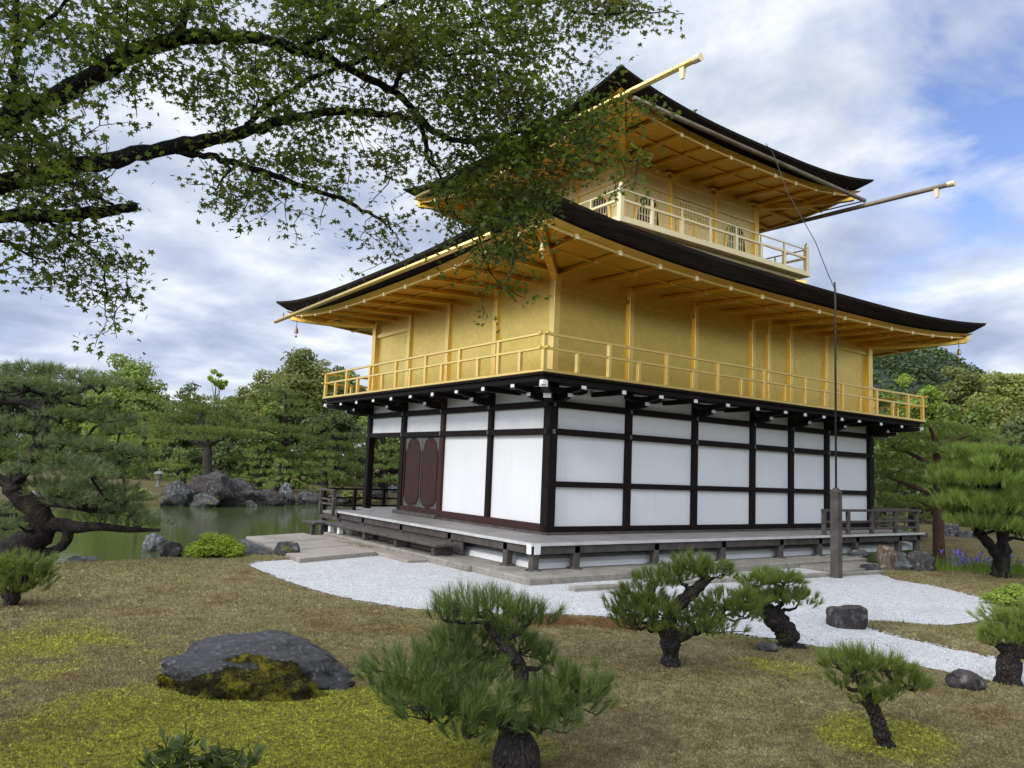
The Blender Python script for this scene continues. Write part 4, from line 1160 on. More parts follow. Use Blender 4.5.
# ----------------------------------------------------------------- rocks
def rock(name, c, size, rz, seed, mat, label, flat=0.0, cuts=7, sink=.25, amp=.22, sub=4, group=None, tilt=0.0, boxy=0):
    bm = bmesh.new(); bmesh.ops.create_icosphere(bm, subdivisions=sub, radius=1.0)
    rr = random.Random(seed); off = Vector((seed*3.7, seed*1.3, seed*7.1))
    planes = []
    for _ in range(cuts):
        n = Vector((rr.gauss(0, 1), rr.gauss(0, 1), rr.gauss(0, .8))).normalized(); planes.append((n, rr.uniform(.55, .85)))
    if flat: planes.append((Vector((rr.uniform(-.12, .12), rr.uniform(-.12, .12)+tilt, 1)).normalized(), flat))
    if boxy:
        a0 = rr.uniform(0, .5)
        for q in range(4):
            a = a0+q*math.pi/2+rr.uniform(-.12, .12); planes.append((Vector((math.cos(a), math.sin(a), rr.uniform(-.1, .15))).normalized(), boxy))
    for v in bm.verts:
        p = v.co.copy()
        for n, d in planes:
            e = p.dot(n)-d
            if e > 0: p -= n*e*.92
        k = mnoise.fractal(p*1.6+off, 1.0, 2.0, 5)*amp + mnoise.fractal(p*5+off, .8, 2.0, 5)*amp*.42
        v.co = p*(1+k)
    ext = [(min(v.co[a] for v in bm.verts), max(v.co[a] for v in bm.verts)) for a in range(3)]
    H = size[2]/(1-sink); want = (size[0], size[1], H)
    for v in bm.verts:
        v.co = Vector([((v.co[a]-ext[a][0])/(ext[a][1]-ext[a][0])-(.5 if a < 2 else 0))*want[a] for a in range(3)])
    M_ = Matrix.Translation(Vector((c[0], c[1], c[2]-H*sink))) @ Matrix.Rotation(rz, 4, 'Z')
    for v in bm.verts: v.co = M_ @ v.co
    me = bpy.data.meshes.new(name); bm.to_mesh(me); bm.free()
    me.polygons.foreach_set('use_smooth', [True]*len(me.polygons))
    me.materials.append(MATS[mat]); o = bpy.data.objects.new(name, me); COL.objects.link(o)
    return tag(o, label, 'rock', group)

def rock_px(px, py, w_, h_, z, mat, label, seed, deep=.8, name='rock', group=None, **kw):
    """a stone whose foot stands on height z where the sight line through (px, py) meets it"""
    g = on_ground(px, py, z); dep = float((g-CAM) @ _F); s = dep/F_PX
    f2 = np.array([_F[0], _F[1], 0]); f2 /= np.linalg.norm(f2)
    c = g+f2*w_*s*deep*.4
    rz = math.atan2(_R[1], _R[0])
    return rock(name, (c[0], c[1], z), (w_*s*1.0, w_*s*deep, h_*s*.97), rz, seed, mat, label, group=group, **kw)

# the big flat rock in the lawn, moss growing up its front
def slab_rock():
    c = Vector((-7.40, -5.55, -.57)); rz = math.atan2(_R[1], _R[0])
    o = rock('flat_rock', (c.x, c.y, c.z), (1.58, 1.15, .28), rz, 12, 'rock_dark', 'large low dark flat rock with yellow-green moss up its front, lying in the lawn', flat=.42, cuts=10, sink=.54, amp=.13, sub=6, tilt=-.22)
    def cushion(dx, dy, sx, sy, sz, seed, nm):
        bm = bmesh.new(); bmesh.ops.create_icosphere(bm, subdivisions=4, radius=1)
        r_ = Vector((_R[0], _R[1], 0)).normalized(); f_ = Vector((_F[0], _F[1], 0)).normalized()
        for v in bm.verts:
            k = 1+mnoise.fractal(v.co*2+Vector((seed, 0, 0)), 1, 2, 5)*.3
            p = v.co*k
            v.co = c+r_*(dx+p.x*sx)+f_*(dy+p.y*sy)+Vector((0, 0, p.z*sz))
        me = bpy.data.meshes.new(nm); bm.to_mesh(me); bm.free(); me.polygons.foreach_set('use_smooth', [True]*len(me.polygons))
        me.materials.append(MATS['moss_cushion']); q = bpy.data.objects.new(nm, me); COL.objects.link(q); q.parent = o
        # fibres standing on the cushion
        vs = np.array([v.co for v in me.vertices]); nn = 9000
        tri = np.array([p.vertices for p in me.polygons]); pick = rng.integers(0, len(tri), nn); w3 = rng.dirichlet((1, 1, 1), nn)
        pt = (vs[tri[pick]]*w3[..., None]).sum(1); nr = pt-np.array(c+r_*dx+f_*dy); nr /= np.linalg.norm(nr, axis=1)[:, None]+1e-9
        t = rng.normal(0, 1, (nn, 3)); sdv = np.cross(nr, t); sdv /= np.linalg.norm(sdv, axis=1)[:, None]
        hh = rng.uniform(.006, .02, nn)[:, None]
        V = np.stack([pt-sdv*.004, pt+sdv*.004, pt+(nr+rng.normal(0, .5, (nn, 3)))*hh], 1).reshape(-1, 3)
        tag(np_mesh('moss_fibres', V, np.arange(3*nn).reshape(-1, 3), 'moss_cushion', q), kind='stuff')
    cushion(-.20, -.50, .36, .20, .16, 3, 'moss_cushion')
    cushion(.16, -.47, .38, .18, .14, 5, 'moss_cushion')
    cushion(-.56, -.30, .22, .20, .12, 8, 'moss_cushion')
    cushion(.0, -.30, .46, .16, .215, 9, 'moss_cushion')
k, b, o_ = new_mat('moss_cushion')
p_ = objv(k)
nf = k.noise(p_, 40, 5, .7); ng = k.noise(p_, 5, 4, .6)
cc = k.mix(k.ramp(ng, [(.45, 0.), (.66, 1.)]), (0.038, 0.034, 0.014), (0.22, 0.205, 0.018))
k.l(k.mix(1.0, cc, k.ramp(nf, [(.3, .5), (.65, 1.2)]), 'MULTIPLY'), b.inputs['Base Color']); b.inputs['Roughness'].default_value = .95
b.inputs['Specular IOR Level'].default_value = .1
bump(k, b, nf, .9, .03)
slab_rock()

rock_px(851, 629, 34, 22, -.6, 'rock_brown', 'squarish brown stone standing on the edge of the pale gravel', 21, .9, flat=.50, cuts=3, amp=.08, sink=.38, boxy=.55, name='square_stone')
rock_px(974, 692, 40, 20, -.58, 'rock_brown', 'small dark stone at the foot of the stout pine at the picture edge', 22, .7)
rock_px(770, 652, 22, 8, -.58, 'rock_grey', 'tiny flat grey stone beside the leaning bent pine trunk', 23, .8)
rock_px(151, 553, 24, 20, -.95, 'rock_blue', 'pale blotched rock in the water, touching a darker rock', 24, .9)
rock_px(167, 558, 25, 17, -.95, 'rock_brown', 'dark brown rock in the water beside the pale blotched one', 25, .8, flat=.6)
rock_px(78, 564, 32, 8, -.90, 'rock_dark', 'low dark shore stone below the old leaning pine', 26, .6)
rock_px(284, 559, 27, 17, -.63, 'rock_mossy', 'brown mossy stone at the corner of the paved landing', 27, .8, flat=.6)
rock_px(258, 560, 32, 9, -.66, 'rock_grey', 'low flat stone between the yellow shrub and the landing', 28, .6)
rock_px(192, 562, 28, 7, -.74, 'rock_brown', 'low shore stone at the water side of the yellow shrub', 29, .6)
rock_px(235, 562, 30, 6, -.70, 'rock_mossy', 'thin mossy stone right in front of the yellow shrub', 30, .5)
rock_px(890, 573, 22, 28, -.66, 'rock_tan', 'upright tan slab of rock leaning at the end of the stone base', 31, .6, cuts=9, amp=.16)
rock_px(906, 575, 28, 22, -.68, 'rock_blue', 'blue-grey rock between the tan slab and the big rounded boulder', 32, .9, cuts=9)
rock_px(926, 577, 38, 25, -.70, 'rock_grey', 'large grey boulder nearest the irises, below the veranda corner', 33, .8, cuts=9)
rock_px(873, 573, 22, 9, -.62, 'rock_grey', 'small grey stone at the end of the stone step', 34, .8)
rock_px(862, 560, 22, 10, -.55, 'rock_blue', 'small pale stone lying on the base under the veranda', 35, .8)
rock_px(917, 573, 16, 8, -.64, 'rock_brown', 'small brown stone in front of the grey boulders by the veranda', 36, .8)
rock_px(172, 506, 34, 26, -.9, 'rock_grey', 'upright grey shore boulder at the left end of the far rock group', 41, .8, cuts=12, amp=.26)
rock_px(204, 506, 56, 35, -.9, 'rock_brown', 'largest brown shore boulder below the flat-topped island pine', 42, .8, cuts=12, flat=.55)
rock_px(234, 506, 38, 29, -.9, 'rock_brown', 'rounded grey boulder right of the largest far shore boulder', 43, .8, cuts=12, amp=.26)
rock_px(200, 508, 34, 15, -.95, 'rock_mossy', 'low mossy rock at the waterline before the largest far boulder', 44, .6)
rock_px(262, 505, 42, 16, -.9, 'rock_brown', 'long low brown rock on the far shore', 45, .6)
rock_px(285, 504, 19, 22, -.9, 'rock_blue', 'narrow upright pale stone on the far shore', 46, .8)
rock_px(305, 504, 26, 13, -.9, 'rock_grey', 'squat grey stone on the far shore just left of the veranda rails', 47, .7)
rock_px(249, 508, 14, 8, -.97, 'rock_blue', 'pale rounded stone standing in the far water', 48, .8)
rock_px(216, 484, 30, 26, -.75, 'rock_dark', 'dark rock behind the far boulders under the thin pine', 49, .8)
rock_px(40, 503, 26, 14, -.9, 'rock_blue', 'pale far shore stone seen behind the old pine trunk', 50, .7)
rock_px(100, 502, 40, 9, -.9, 'rock_mossy', 'low mossy far shore stone behind the old pine needles', 51, .7)
rock_px(340, 503, 30, 12, -.9, 'rock_grey', 'grey far stone seen through the veranda railing', 52, .7)
rock_px(372, 500, 30, 13, -.9, 'rock_brown', 'brown far stone seen under the open end of the pavilion', 53, .7)
rock_px(390, 498, 22, 14, -.9, 'rock_blue', 'pale far stone beside the doors, seen through the open bay', 54, .7)
rock_px(975, 543, 30, 12, -.75, 'rock_grey', 'grey stone on the bank behind the irises', 55, .8)
rock_px(955, 540, 24, 20, -.7, 'rock_blue', 'upright pale stone beside the red pine trunk', 56, .8)
rock_px(895, 523, 26, 18, -.8, 'rock_tan', 'tan stone on the bank seen through the veranda corner rails', 57, .8)

# stone lantern on the far lawn
lp = ray_at(158, 488, 45); lz = float(ground_h(lp[0], lp[1]))
lt_ = empty('stone_lantern', 'tiny pale stone lantern on the far lawn across the pond', 'lantern', loc=(lp[0], lp[1], lz))
lx, ly = lp[0], lp[1]
part(MB().lathe((lx, ly, lz-.05), [(.22, 0), (.22, .08), (.11, .11), (.10, .46), (.19, .50), (.19, .56)], 8), 'lantern_pillar', 'lantern_stone', lt_)
part(MB().box(lx-.13, lx+.13, ly-.13, ly+.13, lz+.511, lz+.70), 'fire_box', 'lantern_stone', lt_, .02)
part(MB().lathe((lx, ly, lz+.701), [(.35, 0), (.33, .04), (.16, .15), (.05, .19), (.07, .24), (.02, .32)], 8), 'lantern_cap', 'lantern_stone', lt_)
# ----------------------------------------------------------------- plants
UP = np.array([0, 0, 1.0])
RH = np.array([_R[0], _R[1], 0]); RH /= np.linalg.norm(RH)
FH = np.array([_F[0], _F[1], 0]); FH /= np.linalg.norm(FH)

def needles(pts, dirs, k, ln, wd, spread, off=.3):
    """k needle blades round every tuft point"""
    n = len(pts)
    P_ = np.repeat(pts, k, 0); D = np.repeat(dirs, k, 0)
    d = D+rng.normal(0, spread, (n*k, 3)); d /= np.linalg.norm(d, axis=1)[:, None]+1e-9
    l = ln*rng.uniform(.65, 1.1, n*k)[:, None]
    b = P_+D*(rng.uniform(-off, off, n*k)[:, None]*ln)
    s = np.cross(d, rng.normal(0, 1, (n*k, 3))); s /= np.linalg.norm(s, axis=1)[:, None]+1e-9
    return np.stack([b-s*wd, b+s*wd, b+d*l], 1).reshape(-1, 3)

def cards(pts, nrm, size, tilt=.5, asp=.6):
    """pointed leaf blades (two triangles sharing an edge) facing roughly along nrm"""
    n = len(pts)
    N = nrm+rng.normal(0, tilt, (n, 3)); N /= np.linalg.norm(N, axis=1)[:, None]+1e-9
    a = np.cross(N, rng.normal(0, 1, (n, 3))); a /= np.linalg.norm(a, axis=1)[:, None]+1e-9
    b = np.cross(N, a)
    s = (size*rng.uniform(.6, 1.25, n))[:, None]
    V = np.stack([pts-a*s, pts-b*s*asp+N*s*.12, pts+a*s, pts+b*s*asp+N*s*.12], 1).reshape(-1, 3)
    return V, np.arange(4*n).reshape(-1, 4)

def limb(mb, a, b, ra, rb, wob, n=4, sides=7):
    a = np.asarray(a, float); b = np.asarray(b, float); ln = np.linalg.norm(b-a)
    pts = []
    for i in range(n+1):
        t = i/n; p = a+(b-a)*t
        if 0 < i < n: p = p+rng.normal(0, wob*ln, 3)
        pts.append(tuple(p))
    mb.tube(pts, [ra+(rb-ra)*i/n for i in range(n+1)], sides)
    return pts

def px_path(spec, depth):
    pts, rad = [], []
    for s in spec:
        d = depth+(s[3] if len(s) > 3 else 0)
        pts.append(ray_at(s[0], s[1], d)); rad.append(s[2]*d/F_PX)
    return pts, rad

def smooth_path(pts, rad, it=2):
    pts = [np.asarray(p, float) for p in pts]
    for _ in range(it):
        q, r_ = [pts[0]], [rad[0]]
        for i in range(len(pts)-1):
            q += [pts[i]*.75+pts[i+1]*.25, pts[i]*.25+pts[i+1]*.75]; r_ += [rad[i]*.75+rad[i+1]*.25, rad[i]*.25+rad[i+1]*.75]
        q.append(pts[-1]); r_.append(rad[-1]); pts, rad = q, r_
    return pts, rad

def pine(name, label, depth, trunks, pads, tufts_m2, k, ln, wd, mat, bmat, group=None, spread=.34, twig=True, knobs=.12, upk=1.0, foot=True):
    """pruned pine: bent trunk, limbs to each pad, needle tufts standing on the pads. Trunk and pads were measured in the photograph and stand `depth` metres away"""
    wood = MB(); allp = []
    if depth is None:
        depth = float((on_ground(trunks[0][0][0], trunks[0][0][1], -.60)-CAM) @ _F)
    for tr in trunks:
        pts, rad = px_path(tr, depth); pts, rad = smooth_path(pts, rad)
        rad = [r_*(1+rng.normal(0, knobs)) for r_ in rad]
        if foot and tr is trunks[0]:
            g = pts[0].copy(); gz = float(ground_h(g[0], g[1])); 
            pts = [np.array([g[0], g[1], min(g[2], gz)-.06])]+pts; rad = [rad[0]*1.25]+rad
        wood.tube([tuple(p) for p in pts], rad, 10); allp += list(zip(pts, rad))
    WP = np.array([p for p, r_ in allp]); WR = np.array([r_ for p, r_ in allp])
    V = []
    for (px, py, w_, h_, *dd) in pads:
        d = depth+(dd[0] if dd else 0)
        s = d/F_PX
        c = ray_at(px, py, d); rx = w_/2*s; rz = h_/2*s; ry = rx*.85
        base = c-UP*rz*.75
        j = np.argmin(np.linalg.norm((WP-base)*np.array([1, 1, 1.3]), axis=1)+np.where(WP[:, 2] > base[2]+.1*rz, .8*rx, 0))
        limb(wood, WP[j], base, min(WR[j]*.6, (.12 if d < 22 else .05)*rx+.010), (.035 if d < 22 else .018)*rx+.004, .07, 4, 6)
        area = 3.14*rx*ry*(1+1.2*rz/rx)
        n = max(10, int(area*tufts_m2))
        r_ = np.sqrt(rng.random(n)); a = rng.uniform(0, 6.28, n)
        lump = 1+.25*np.sin(a*3+px)+.15*np.sin(a*5+py)
        x, y = r_*np.cos(a)*lump, r_*np.sin(a)*lump
        z = np.sqrt(np.maximum(0, 1-np.minimum(1, r_)**2))*rng.uniform(-.35, 1, n)+.15*np.sin(x*5+px)*np.cos(y*4+py)
        pts = c+np.outer(x*rx, RH)+np.outer(y*ry, FH)+np.outer((z-.35)*rz, UP)
        dr = np.outer(x*.75, RH)+np.outer(y*.75, FH)+np.outer(.75*upk+.25*z, UP)+rng.normal(0, .22, (n, 3))
        dr /= np.linalg.norm(dr, axis=1)[:, None]
        V.append(needles(pts, dr, k, ln, wd, spread))
        if twig:
            m_ = min(16, max(5, n//9))
            for q in rng.choice(n, min(m_, n), replace=False):
                limb(wood, base+(c-base)*rng.uniform(0, .3), pts[q], .016*rx+.004, .002+.004*rx, .07, 3, 5)
    root = empty(name, label, 'pine', group, tuple(WP[0]))
    part(wood, 'trunk', bmat, root, smooth=True)
    V = np.concatenate(V)
    adopt(np_mesh('crown', V, np.arange(len(V)).reshape(-1, 3), mat), root)
    return root

# --- pines in the lawn
pine('garden_pine', 'dark green pine with a stout mossy stump, closest to the viewer, on yellow-green moss', None,
     [[(517, 772, 24), (516, 750, 23), (511, 728, 14), (505, 712, 8), (520, 692, 8), (522, 672, 8), (514, 655, 6), (498, 640, 4), (484, 622, 3)],
      [(507, 715, 6), (480, 716, 4, -.1), (455, 712, 3, -.15), (420, 690, 2.5, -.2)], [(510, 718, 6), (545, 715, 5, .05), (575, 705, 4, .1), (592, 690, 2.5, .1)]],
     [(490, 606, 108, 34, .05), (448, 612, 40, 26, .0), (530, 612, 50, 30, .1), (420, 668, 110, 52, -.15), (460, 655, 70, 46, .1), (395, 690, 50, 36, -.2), (482, 668, 60, 44, .0), (450, 700, 90, 38, -.35),
      (570, 690, 84, 44, .1), (540, 700, 60, 40, -.1), (595, 680, 36, 30, .1), (545, 655, 34, 22, .2), (565, 672, 30, 24, .1), (520, 645, 50, 24, .2), (470, 636, 46, 30, .2), (430, 712, 50, 26, -.3), (478, 694, 76, 40, -.2), (500, 716, 60, 30, -.3), (470, 728, 56, 26, -.32), (542, 722, 56, 28, -.22), (508, 632, 60, 28, .1), (568, 712, 40, 24, -.1), (452, 640, 50, 30, .1)],
     250, 46, .112, .0014, 'needle_near', 'bark_black', upk=1.3, spread=.30, knobs=.05)
pine('garden_pine', 'bushy bright pine with a thick split trunk left of the leaning bent pine', None,
     [[(670, 668, 8.6), (671, 650, 8.6), (669, 635, 8.6), (668, 620, 6.5), (674, 608, 6.5), (688, 596, 5.8), (702, 584, 5.8), (710, 576, 3.6)], [(668, 640, 5.8), (656, 625, 3.6), (650, 612, 2.9), (632, 606, 2.2)],
      [(672, 640, 5.8), (690, 632, 5.8), (696, 626, 3.6), (720, 618, 2.2)]],
     [(695, 562, 54, 28), (712, 570, 40, 26), (680, 572, 42, 24), (655, 578, 50, 24), (640, 592, 46, 24), (622, 604, 36, 26), (655, 604, 60, 30), (690, 610, 66, 30), (725, 600, 56, 28), (740, 610, 44, 24), (700, 624, 70, 24), (640, 622, 50, 22), (745, 596, 34, 22), (630, 614, 40, 22)],
     225, 46, .10, .0020, 'needle_bright', 'bark_black', upk=1.2, spread=.30)
pine('garden_pine', 'small pine on a thick leaning bent trunk at the gravel edge', None,
     [[(789, 648, 12.3), (788, 634, 11.5), (779, 622, 10.7), (768, 612, 9.0), (760, 605, 7.4), (764, 598, 6.6), (776, 594, 4.9), (782, 586, 3.3)]],
     [(770, 577, 56, 16), (755, 582, 30, 16), (785, 578, 34, 16), (784, 596, 62, 20), (758, 594, 40, 18), (800, 594, 26, 18), (745, 604, 34, 18)],
     225, 46, .10, .0022, 'needle_bright', 'bark_black', upk=1.2, spread=.30)
pine('garden_pine', 'young yellowish pine with a slanting trunk on a patch of green moss', None,
     [[(886, 748, 8.8), (880, 728, 8.0), (875, 712, 8.0), (868, 700, 6.4), (866, 688, 4.8), (860, 676, 3.2)], [(870, 705, 4.8), (882, 695, 3.2), (900, 688, 2.4)], [(866, 688, 4.0), (850, 672, 3.2)]],
     [(858, 660, 74, 26), (838, 660, 36, 22), (885, 664, 46, 24), (905, 678, 52, 24), (848, 680, 44, 24), (868, 696, 40, 26), (886, 690, 40, 20), (915, 684, 30, 18)],
     225, 46, .10, .0018, 'needle_bright', 'bark_black', upk=1.2, spread=.30)
pine('garden_pine', 'stout-trunked pine cut by the picture edge beside the white path', None,
     [[(1008, 684, 13.6), (1009, 668, 12.8), (1010, 655, 11.0), (1020, 645, 7.6), (1026, 632, 4.2)], [(1010, 656, 6.8), (1000, 645, 4.2), (994, 640, 2.5)]],
     [(1012, 618, 52, 24), (1000, 632, 44, 20), (1030, 612, 50, 28), (1040, 630, 50, 24), (995, 640, 30, 18), (1020, 636, 50, 20)],
     225, 46, .10, .002, 'needle_bright', 'bark_black', upk=1.2, spread=.30)
pine('garden_pine', 'little rounded pine below the old leaning pine, cut by the picture edge', None,
     [[(9, 608, 7.0), (12, 598, 6.3), (18, 588, 4.9), (28, 578, 2.8)], [(10, 600, 4.2), (0, 588, 2.8)]],
     [(18, 562, 66, 22), (40, 570, 34, 18), (30, 578, 50, 18), (2, 572, 44, 24), (14, 586, 52, 16), (-12, 566, 36, 24)],
     210, 36, .11, .0024, 'needle_bright', 'bark_black', upk=1.3, spread=.26)
pine('garden_pine', 'dense tall-candled pine with a forked trunk behind the iris bed', None,
     [[(1000, 578, 8.5), (1001, 565, 8), (1003, 552, 7), (1002, 540, 6), (1004, 520, 5), (1000, 495, 4), (996, 470, 2)], [(1001, 560, 6), (990, 545, 5), (980, 534, 4), (972, 522, 2)]],
     [(979, 453, 57, 14, -0.13), (997, 454, 57, 14, -0.43), (1002, 465, 40, 16, -0.24), (1010, 468, 40, 16, -0.03), (977, 468, 40, 14, 0.14), (952, 470, 40, 14, 0.37), (1001, 478, 65, 18, 0.17), (975, 479, 65, 18, 0.09), (949, 480, 34, 13, 0.37), (954, 489, 34, 13, 0.38), (997, 503, 65, 16, -0.11), (1002, 495, 65, 16, 0.44), (1040, 492, 44, 22, -0.36), (1014, 509, 44, 22, -0.06), (966, 506, 38, 13, 0.01), (958, 506, 38, 13, 0.09), (996, 524, 55, 15, 0.18), (1013, 523, 55, 15, 0.49), (1028, 523, 38, 16, 0.36), (1038, 534, 38, 16, 0.07), (982, 521, 35, 12, 0.33), (977, 522, 35, 12, -0.44), (1053, 495, 40, 32, -0.41), (1051, 477, 40, 32, -0.35), (995, 465, 27, 13, -0.43), (989, 463, 27, 13, -1.26), (988, 504, 40, 15, -0.62), (997, 506, 40, 15, -0.5), (1001, 506, 40, 15, -0.9), (991, 508, 40, 15, -1.09), (985, 522, 60, 16, -0.9), (1005, 526, 50, 16, -0.9), (968, 500, 50, 18, -0.8), (990, 480, 60, 18, -1), (1010, 500, 60, 18, -1), (958, 478, 40, 14, -0.5)],
     95, 26, .20, .0050, 'needle_candle', 'bark_black', twig=False, upk=1.8, spread=.27)
pine('old_pine', 'big old dark pine with a thick leaning trunk at the water edge', None,
     [[(18, 556, 23), (28, 545, 17), (45, 528, 12.5), (38, 512, 10), (24, 500, 11), (12, 488, 10), (18, 472, 9), (33, 456, 8), (46, 438, 6), (42, 422, 5), (36, 408, 5), (24, 400, 4), (-10, 404, 3)],
      [(36, 410, 5), (58, 394, 4), (80, 389, 3), (96, 384, 2)], [(45, 526, 9), (62, 524, 7), (75, 528, 6), (98, 526, 4.5), (130, 530, 3), (160, 530, 1.5)], [(68, 526, 6), (68, 540, 5), (58, 550, 5), (38, 554, 4)],
      [(33, 456, 5), (60, 448, 3), (90, 462, 3), (120, 462, 2)], [(14, 486, 6), (-20, 470, 5), (-50, 460, 3)], [(40, 500, 6), (75, 506, 4), (100, 512, 2.5), (122, 512, 2)]],
     [(38, 370, 84, 14, .5), (82, 378, 60, 13), (0, 374, 60, 16), (105, 384, 50, 12, -.4), (30, 386, 110, 12, -.8), (85, 402, 56, 12), (62, 414, 48, 11, -.8), (104, 418, 64, 14, .4), (120, 430, 44, 13), (12, 425, 60, 16, -.8), (-25, 395, 80, 20),
      (64, 440, 64, 15, .3), (96, 446, 60, 13, -.5), (132, 452, 44, 14), (108, 462, 70, 13), (76, 466, 50, 12, -.9), (22, 470, 50, 13, -.9), (-25, 440, 80, 30), (60, 484, 70, 14, .5), (100, 486, 66, 14), (126, 496, 52, 16), (84, 502, 60, 12, -.7),
      (30, 505, 40, 12, .8), (130, 512, 46, 12), (140, 522, 50, 12), (100, 518, 40, 10), (-12, 505, 50, 24), (5, 525, 30, 14, -.6), (0, 455, 50, 14), (56, 458, 60, 13, -1), (92, 474, 60, 13, -1), (124, 474, 50, 13, .3), (58, 492, 50, 12, -1), (110, 505, 60, 13, .5), (36, 442, 40, 12, -1)],
     80, 18, .17, .0042, 'needle_dark', 'bark_black', twig=True, spread=.42, knobs=.07)

# --- pines on the far banks: pads laid in tiers round a trunk
def tier_pine(label, px, pyb, pyt, w_, depth, mat='needle_far', bmat='bark_black', layers=7, group='pines on the far bank', lean=0, tuft=19, ln=.21, wd=.014, k=11, trunk_to=None, rpx=4, clear=.25, sd_=0, name='far_pine'):
    rr = random.Random(sd_+int(px*7+pyb)); H = pyb-pyt
    tr = [(px, pyb, rpx), (px+lean*.3+rr.uniform(-2, 2), pyb-H*.35, rpx*.85), (px+lean*.7+rr.uniform(-3, 3), pyb-H*.65, rpx*.6), (px+lean, pyt+H*.06, rpx*.25)]
    pads = []
    for i in range(layers):
        f = i/(layers-1); y = pyb-H*(clear+(1-clear-.04)*f)
        ww = w_*(1.0-.62*f**1.3)*rr.uniform(.85, 1.1); xc = px+lean*(clear+(1-clear)*f)
        for s in (-1, 0, 1):
            pads.append((xc+s*ww*.32+rr.uniform(-.12, .12)*ww, y+rr.uniform(-.07, .07)*H, ww*rr.uniform(.26, .55), H*rr.uniform(.06, .12), rr.uniform(-.5, .5)*ww*depth/F_PX*.7))
        pads.append((xc+rr.uniform(-.2, .2)*ww, y+rr.uniform(-.03, .03)*H, ww*.45, H*.07, -.35*ww*depth/F_PX))
    return pine(name, label, depth, [tr], pads, tuft, k, ln, wd, mat, bmat, group, twig=False, knobs=.03, spread=.5, upk=.8)
pine('island_pine', 'spreading flat-topped pine on a bare grey trunk above the far boulders', 44,
     [[(208, 478, 5), (207, 462, 4.5), (208, 447, 4.2), (204, 430, 3), (200, 415, 2), (203, 402, 1)], [(207, 446, 3), (225, 436, 2), (245, 430, 1)], [(206, 446, 3), (185, 438, 2), (165, 434, 1)]],
     [(203, 398, 52, 9), (186, 405, 50, 9, 1), (226, 405, 52, 9, -1), (206, 410, 80, 10), (174, 416, 50, 9), (238, 415, 56, 9), (205, 420, 90, 10, 1), (164, 425, 48, 9), (246, 426, 56, 9), (205, 430, 100, 10, -1), (175, 436, 64, 9), (234, 436, 66, 9), (200, 438, 50, 8, -2.2)],
     20, 11, .21, .014, 'needle_far', 'bark_grey', twig=False, knobs=.03, spread=.5)
tier_pine('broad layered dark pine right of the flat-topped island pine', 286, 492, 388, 112, 46, layers=8, clear=.18, sd_=2)
tier_pine('layered pine on the far bank against the tip of the lower veranda', 336, 492, 405, 78, 47, layers=7, clear=.16, sd_=4)
tier_pine('pine on the far bank seen through the open bay of the ground floor', 384, 490, 408, 84, 48, layers=7, clear=.14, sd_=5)
tier_pine('small low bright pine on the far lawn right of the boulders', 258, 490, 446, 46, 43, mat='needle_bright', layers=5, clear=.2, sd_=6)
tier_pine('small twin-trunked pine at the waterline beside the narrow upright stone', 275, 499, 462, 44, 41, layers=4, clear=.35, lean=6, sd_=7)
tier_pine('small pine on the far bank just left of the veranda railing', 324, 499, 452, 50, 41, layers=5, clear=.2, sd_=8)
tier_pine('thin leaning pine between the far boulders', 184, 494, 452, 36, 40, layers=4, clear=.45, lean=-5, rpx=3, sd_=9)
tier_pine('bright layered pine behind the tip of the old dark pine', 146, 484, 412, 66, 52, mat='needle_bright', layers=6, clear=.1, sd_=10)
pine('red_pine', 'tall flat-layered pine on a straight reddish trunk behind the veranda corner', 24.5,
     [[(939, 548, 5.6), (938, 525, 5.2), (939, 500, 5), (937, 470, 4.2), (937, 450, 3.6), (934, 436, 2), (928, 424, 1)], [(937, 452, 2.4), (950, 442, 2), (972, 434, 1)], [(938, 470, 2.4), (915, 455, 2), (892, 446, 1)],
      [(938, 495, 2.6), (910, 486, 2), (885, 476, 1)], [(938, 480, 2.4), (965, 470, 2), (990, 462, 1)]],
     [(930, 426, 62, 9), (958, 430, 58, 9, .7), (905, 434, 50, 9, -.6), (975, 437, 46, 8), (928, 438, 70, 9, .8), (890, 444, 48, 9), (950, 446, 66, 9, -1), (912, 451, 64, 9), (884, 458, 44, 9, .6), (975, 452, 56, 9), (935, 460, 60, 9, 1.2), (902, 466, 60, 9, -.5), (958, 466, 50, 9, 1),
      (884, 474, 40, 9), (915, 480, 56, 9), (890, 488, 44, 9, .5), (960, 484, 50, 9, .8), (905, 498, 50, 9, -.6), (884, 504, 34, 9), (925, 506, 44, 8, .6), (955, 500, 40, 8, 1)],
     46, 14, .17, .0068, 'needle_bright', 'bark_red', twig=False, knobs=.03, spread=.5)
tier_pine('dark-trunked pine just left of the reddish trunk behind the veranda', 914, 548, 470, 60, 29, mat='needle_far', bmat='bark_black', layers=4, clear=.42, group=None, tuft=26, ln=.18, wd=.010, rpx=5.5, sd_=11)
tier_pine('layered pine right at the wall end behind the upper corner railing', 884, 545, 452, 50, 33, mat='needle_far', bmat='bark_black', layers=7, clear=.15, group=None, tuft=26, ln=.18, wd=.010, sd_=12)
tier_pine('pale layered pine behind the candled pine at the picture edge', 1000, 540, 440, 90, 32, mat='needle_far', bmat='bark_grey', layers=7, clear=.15, group=None, tuft=26, ln=.18, wd=.010, sd_=13)

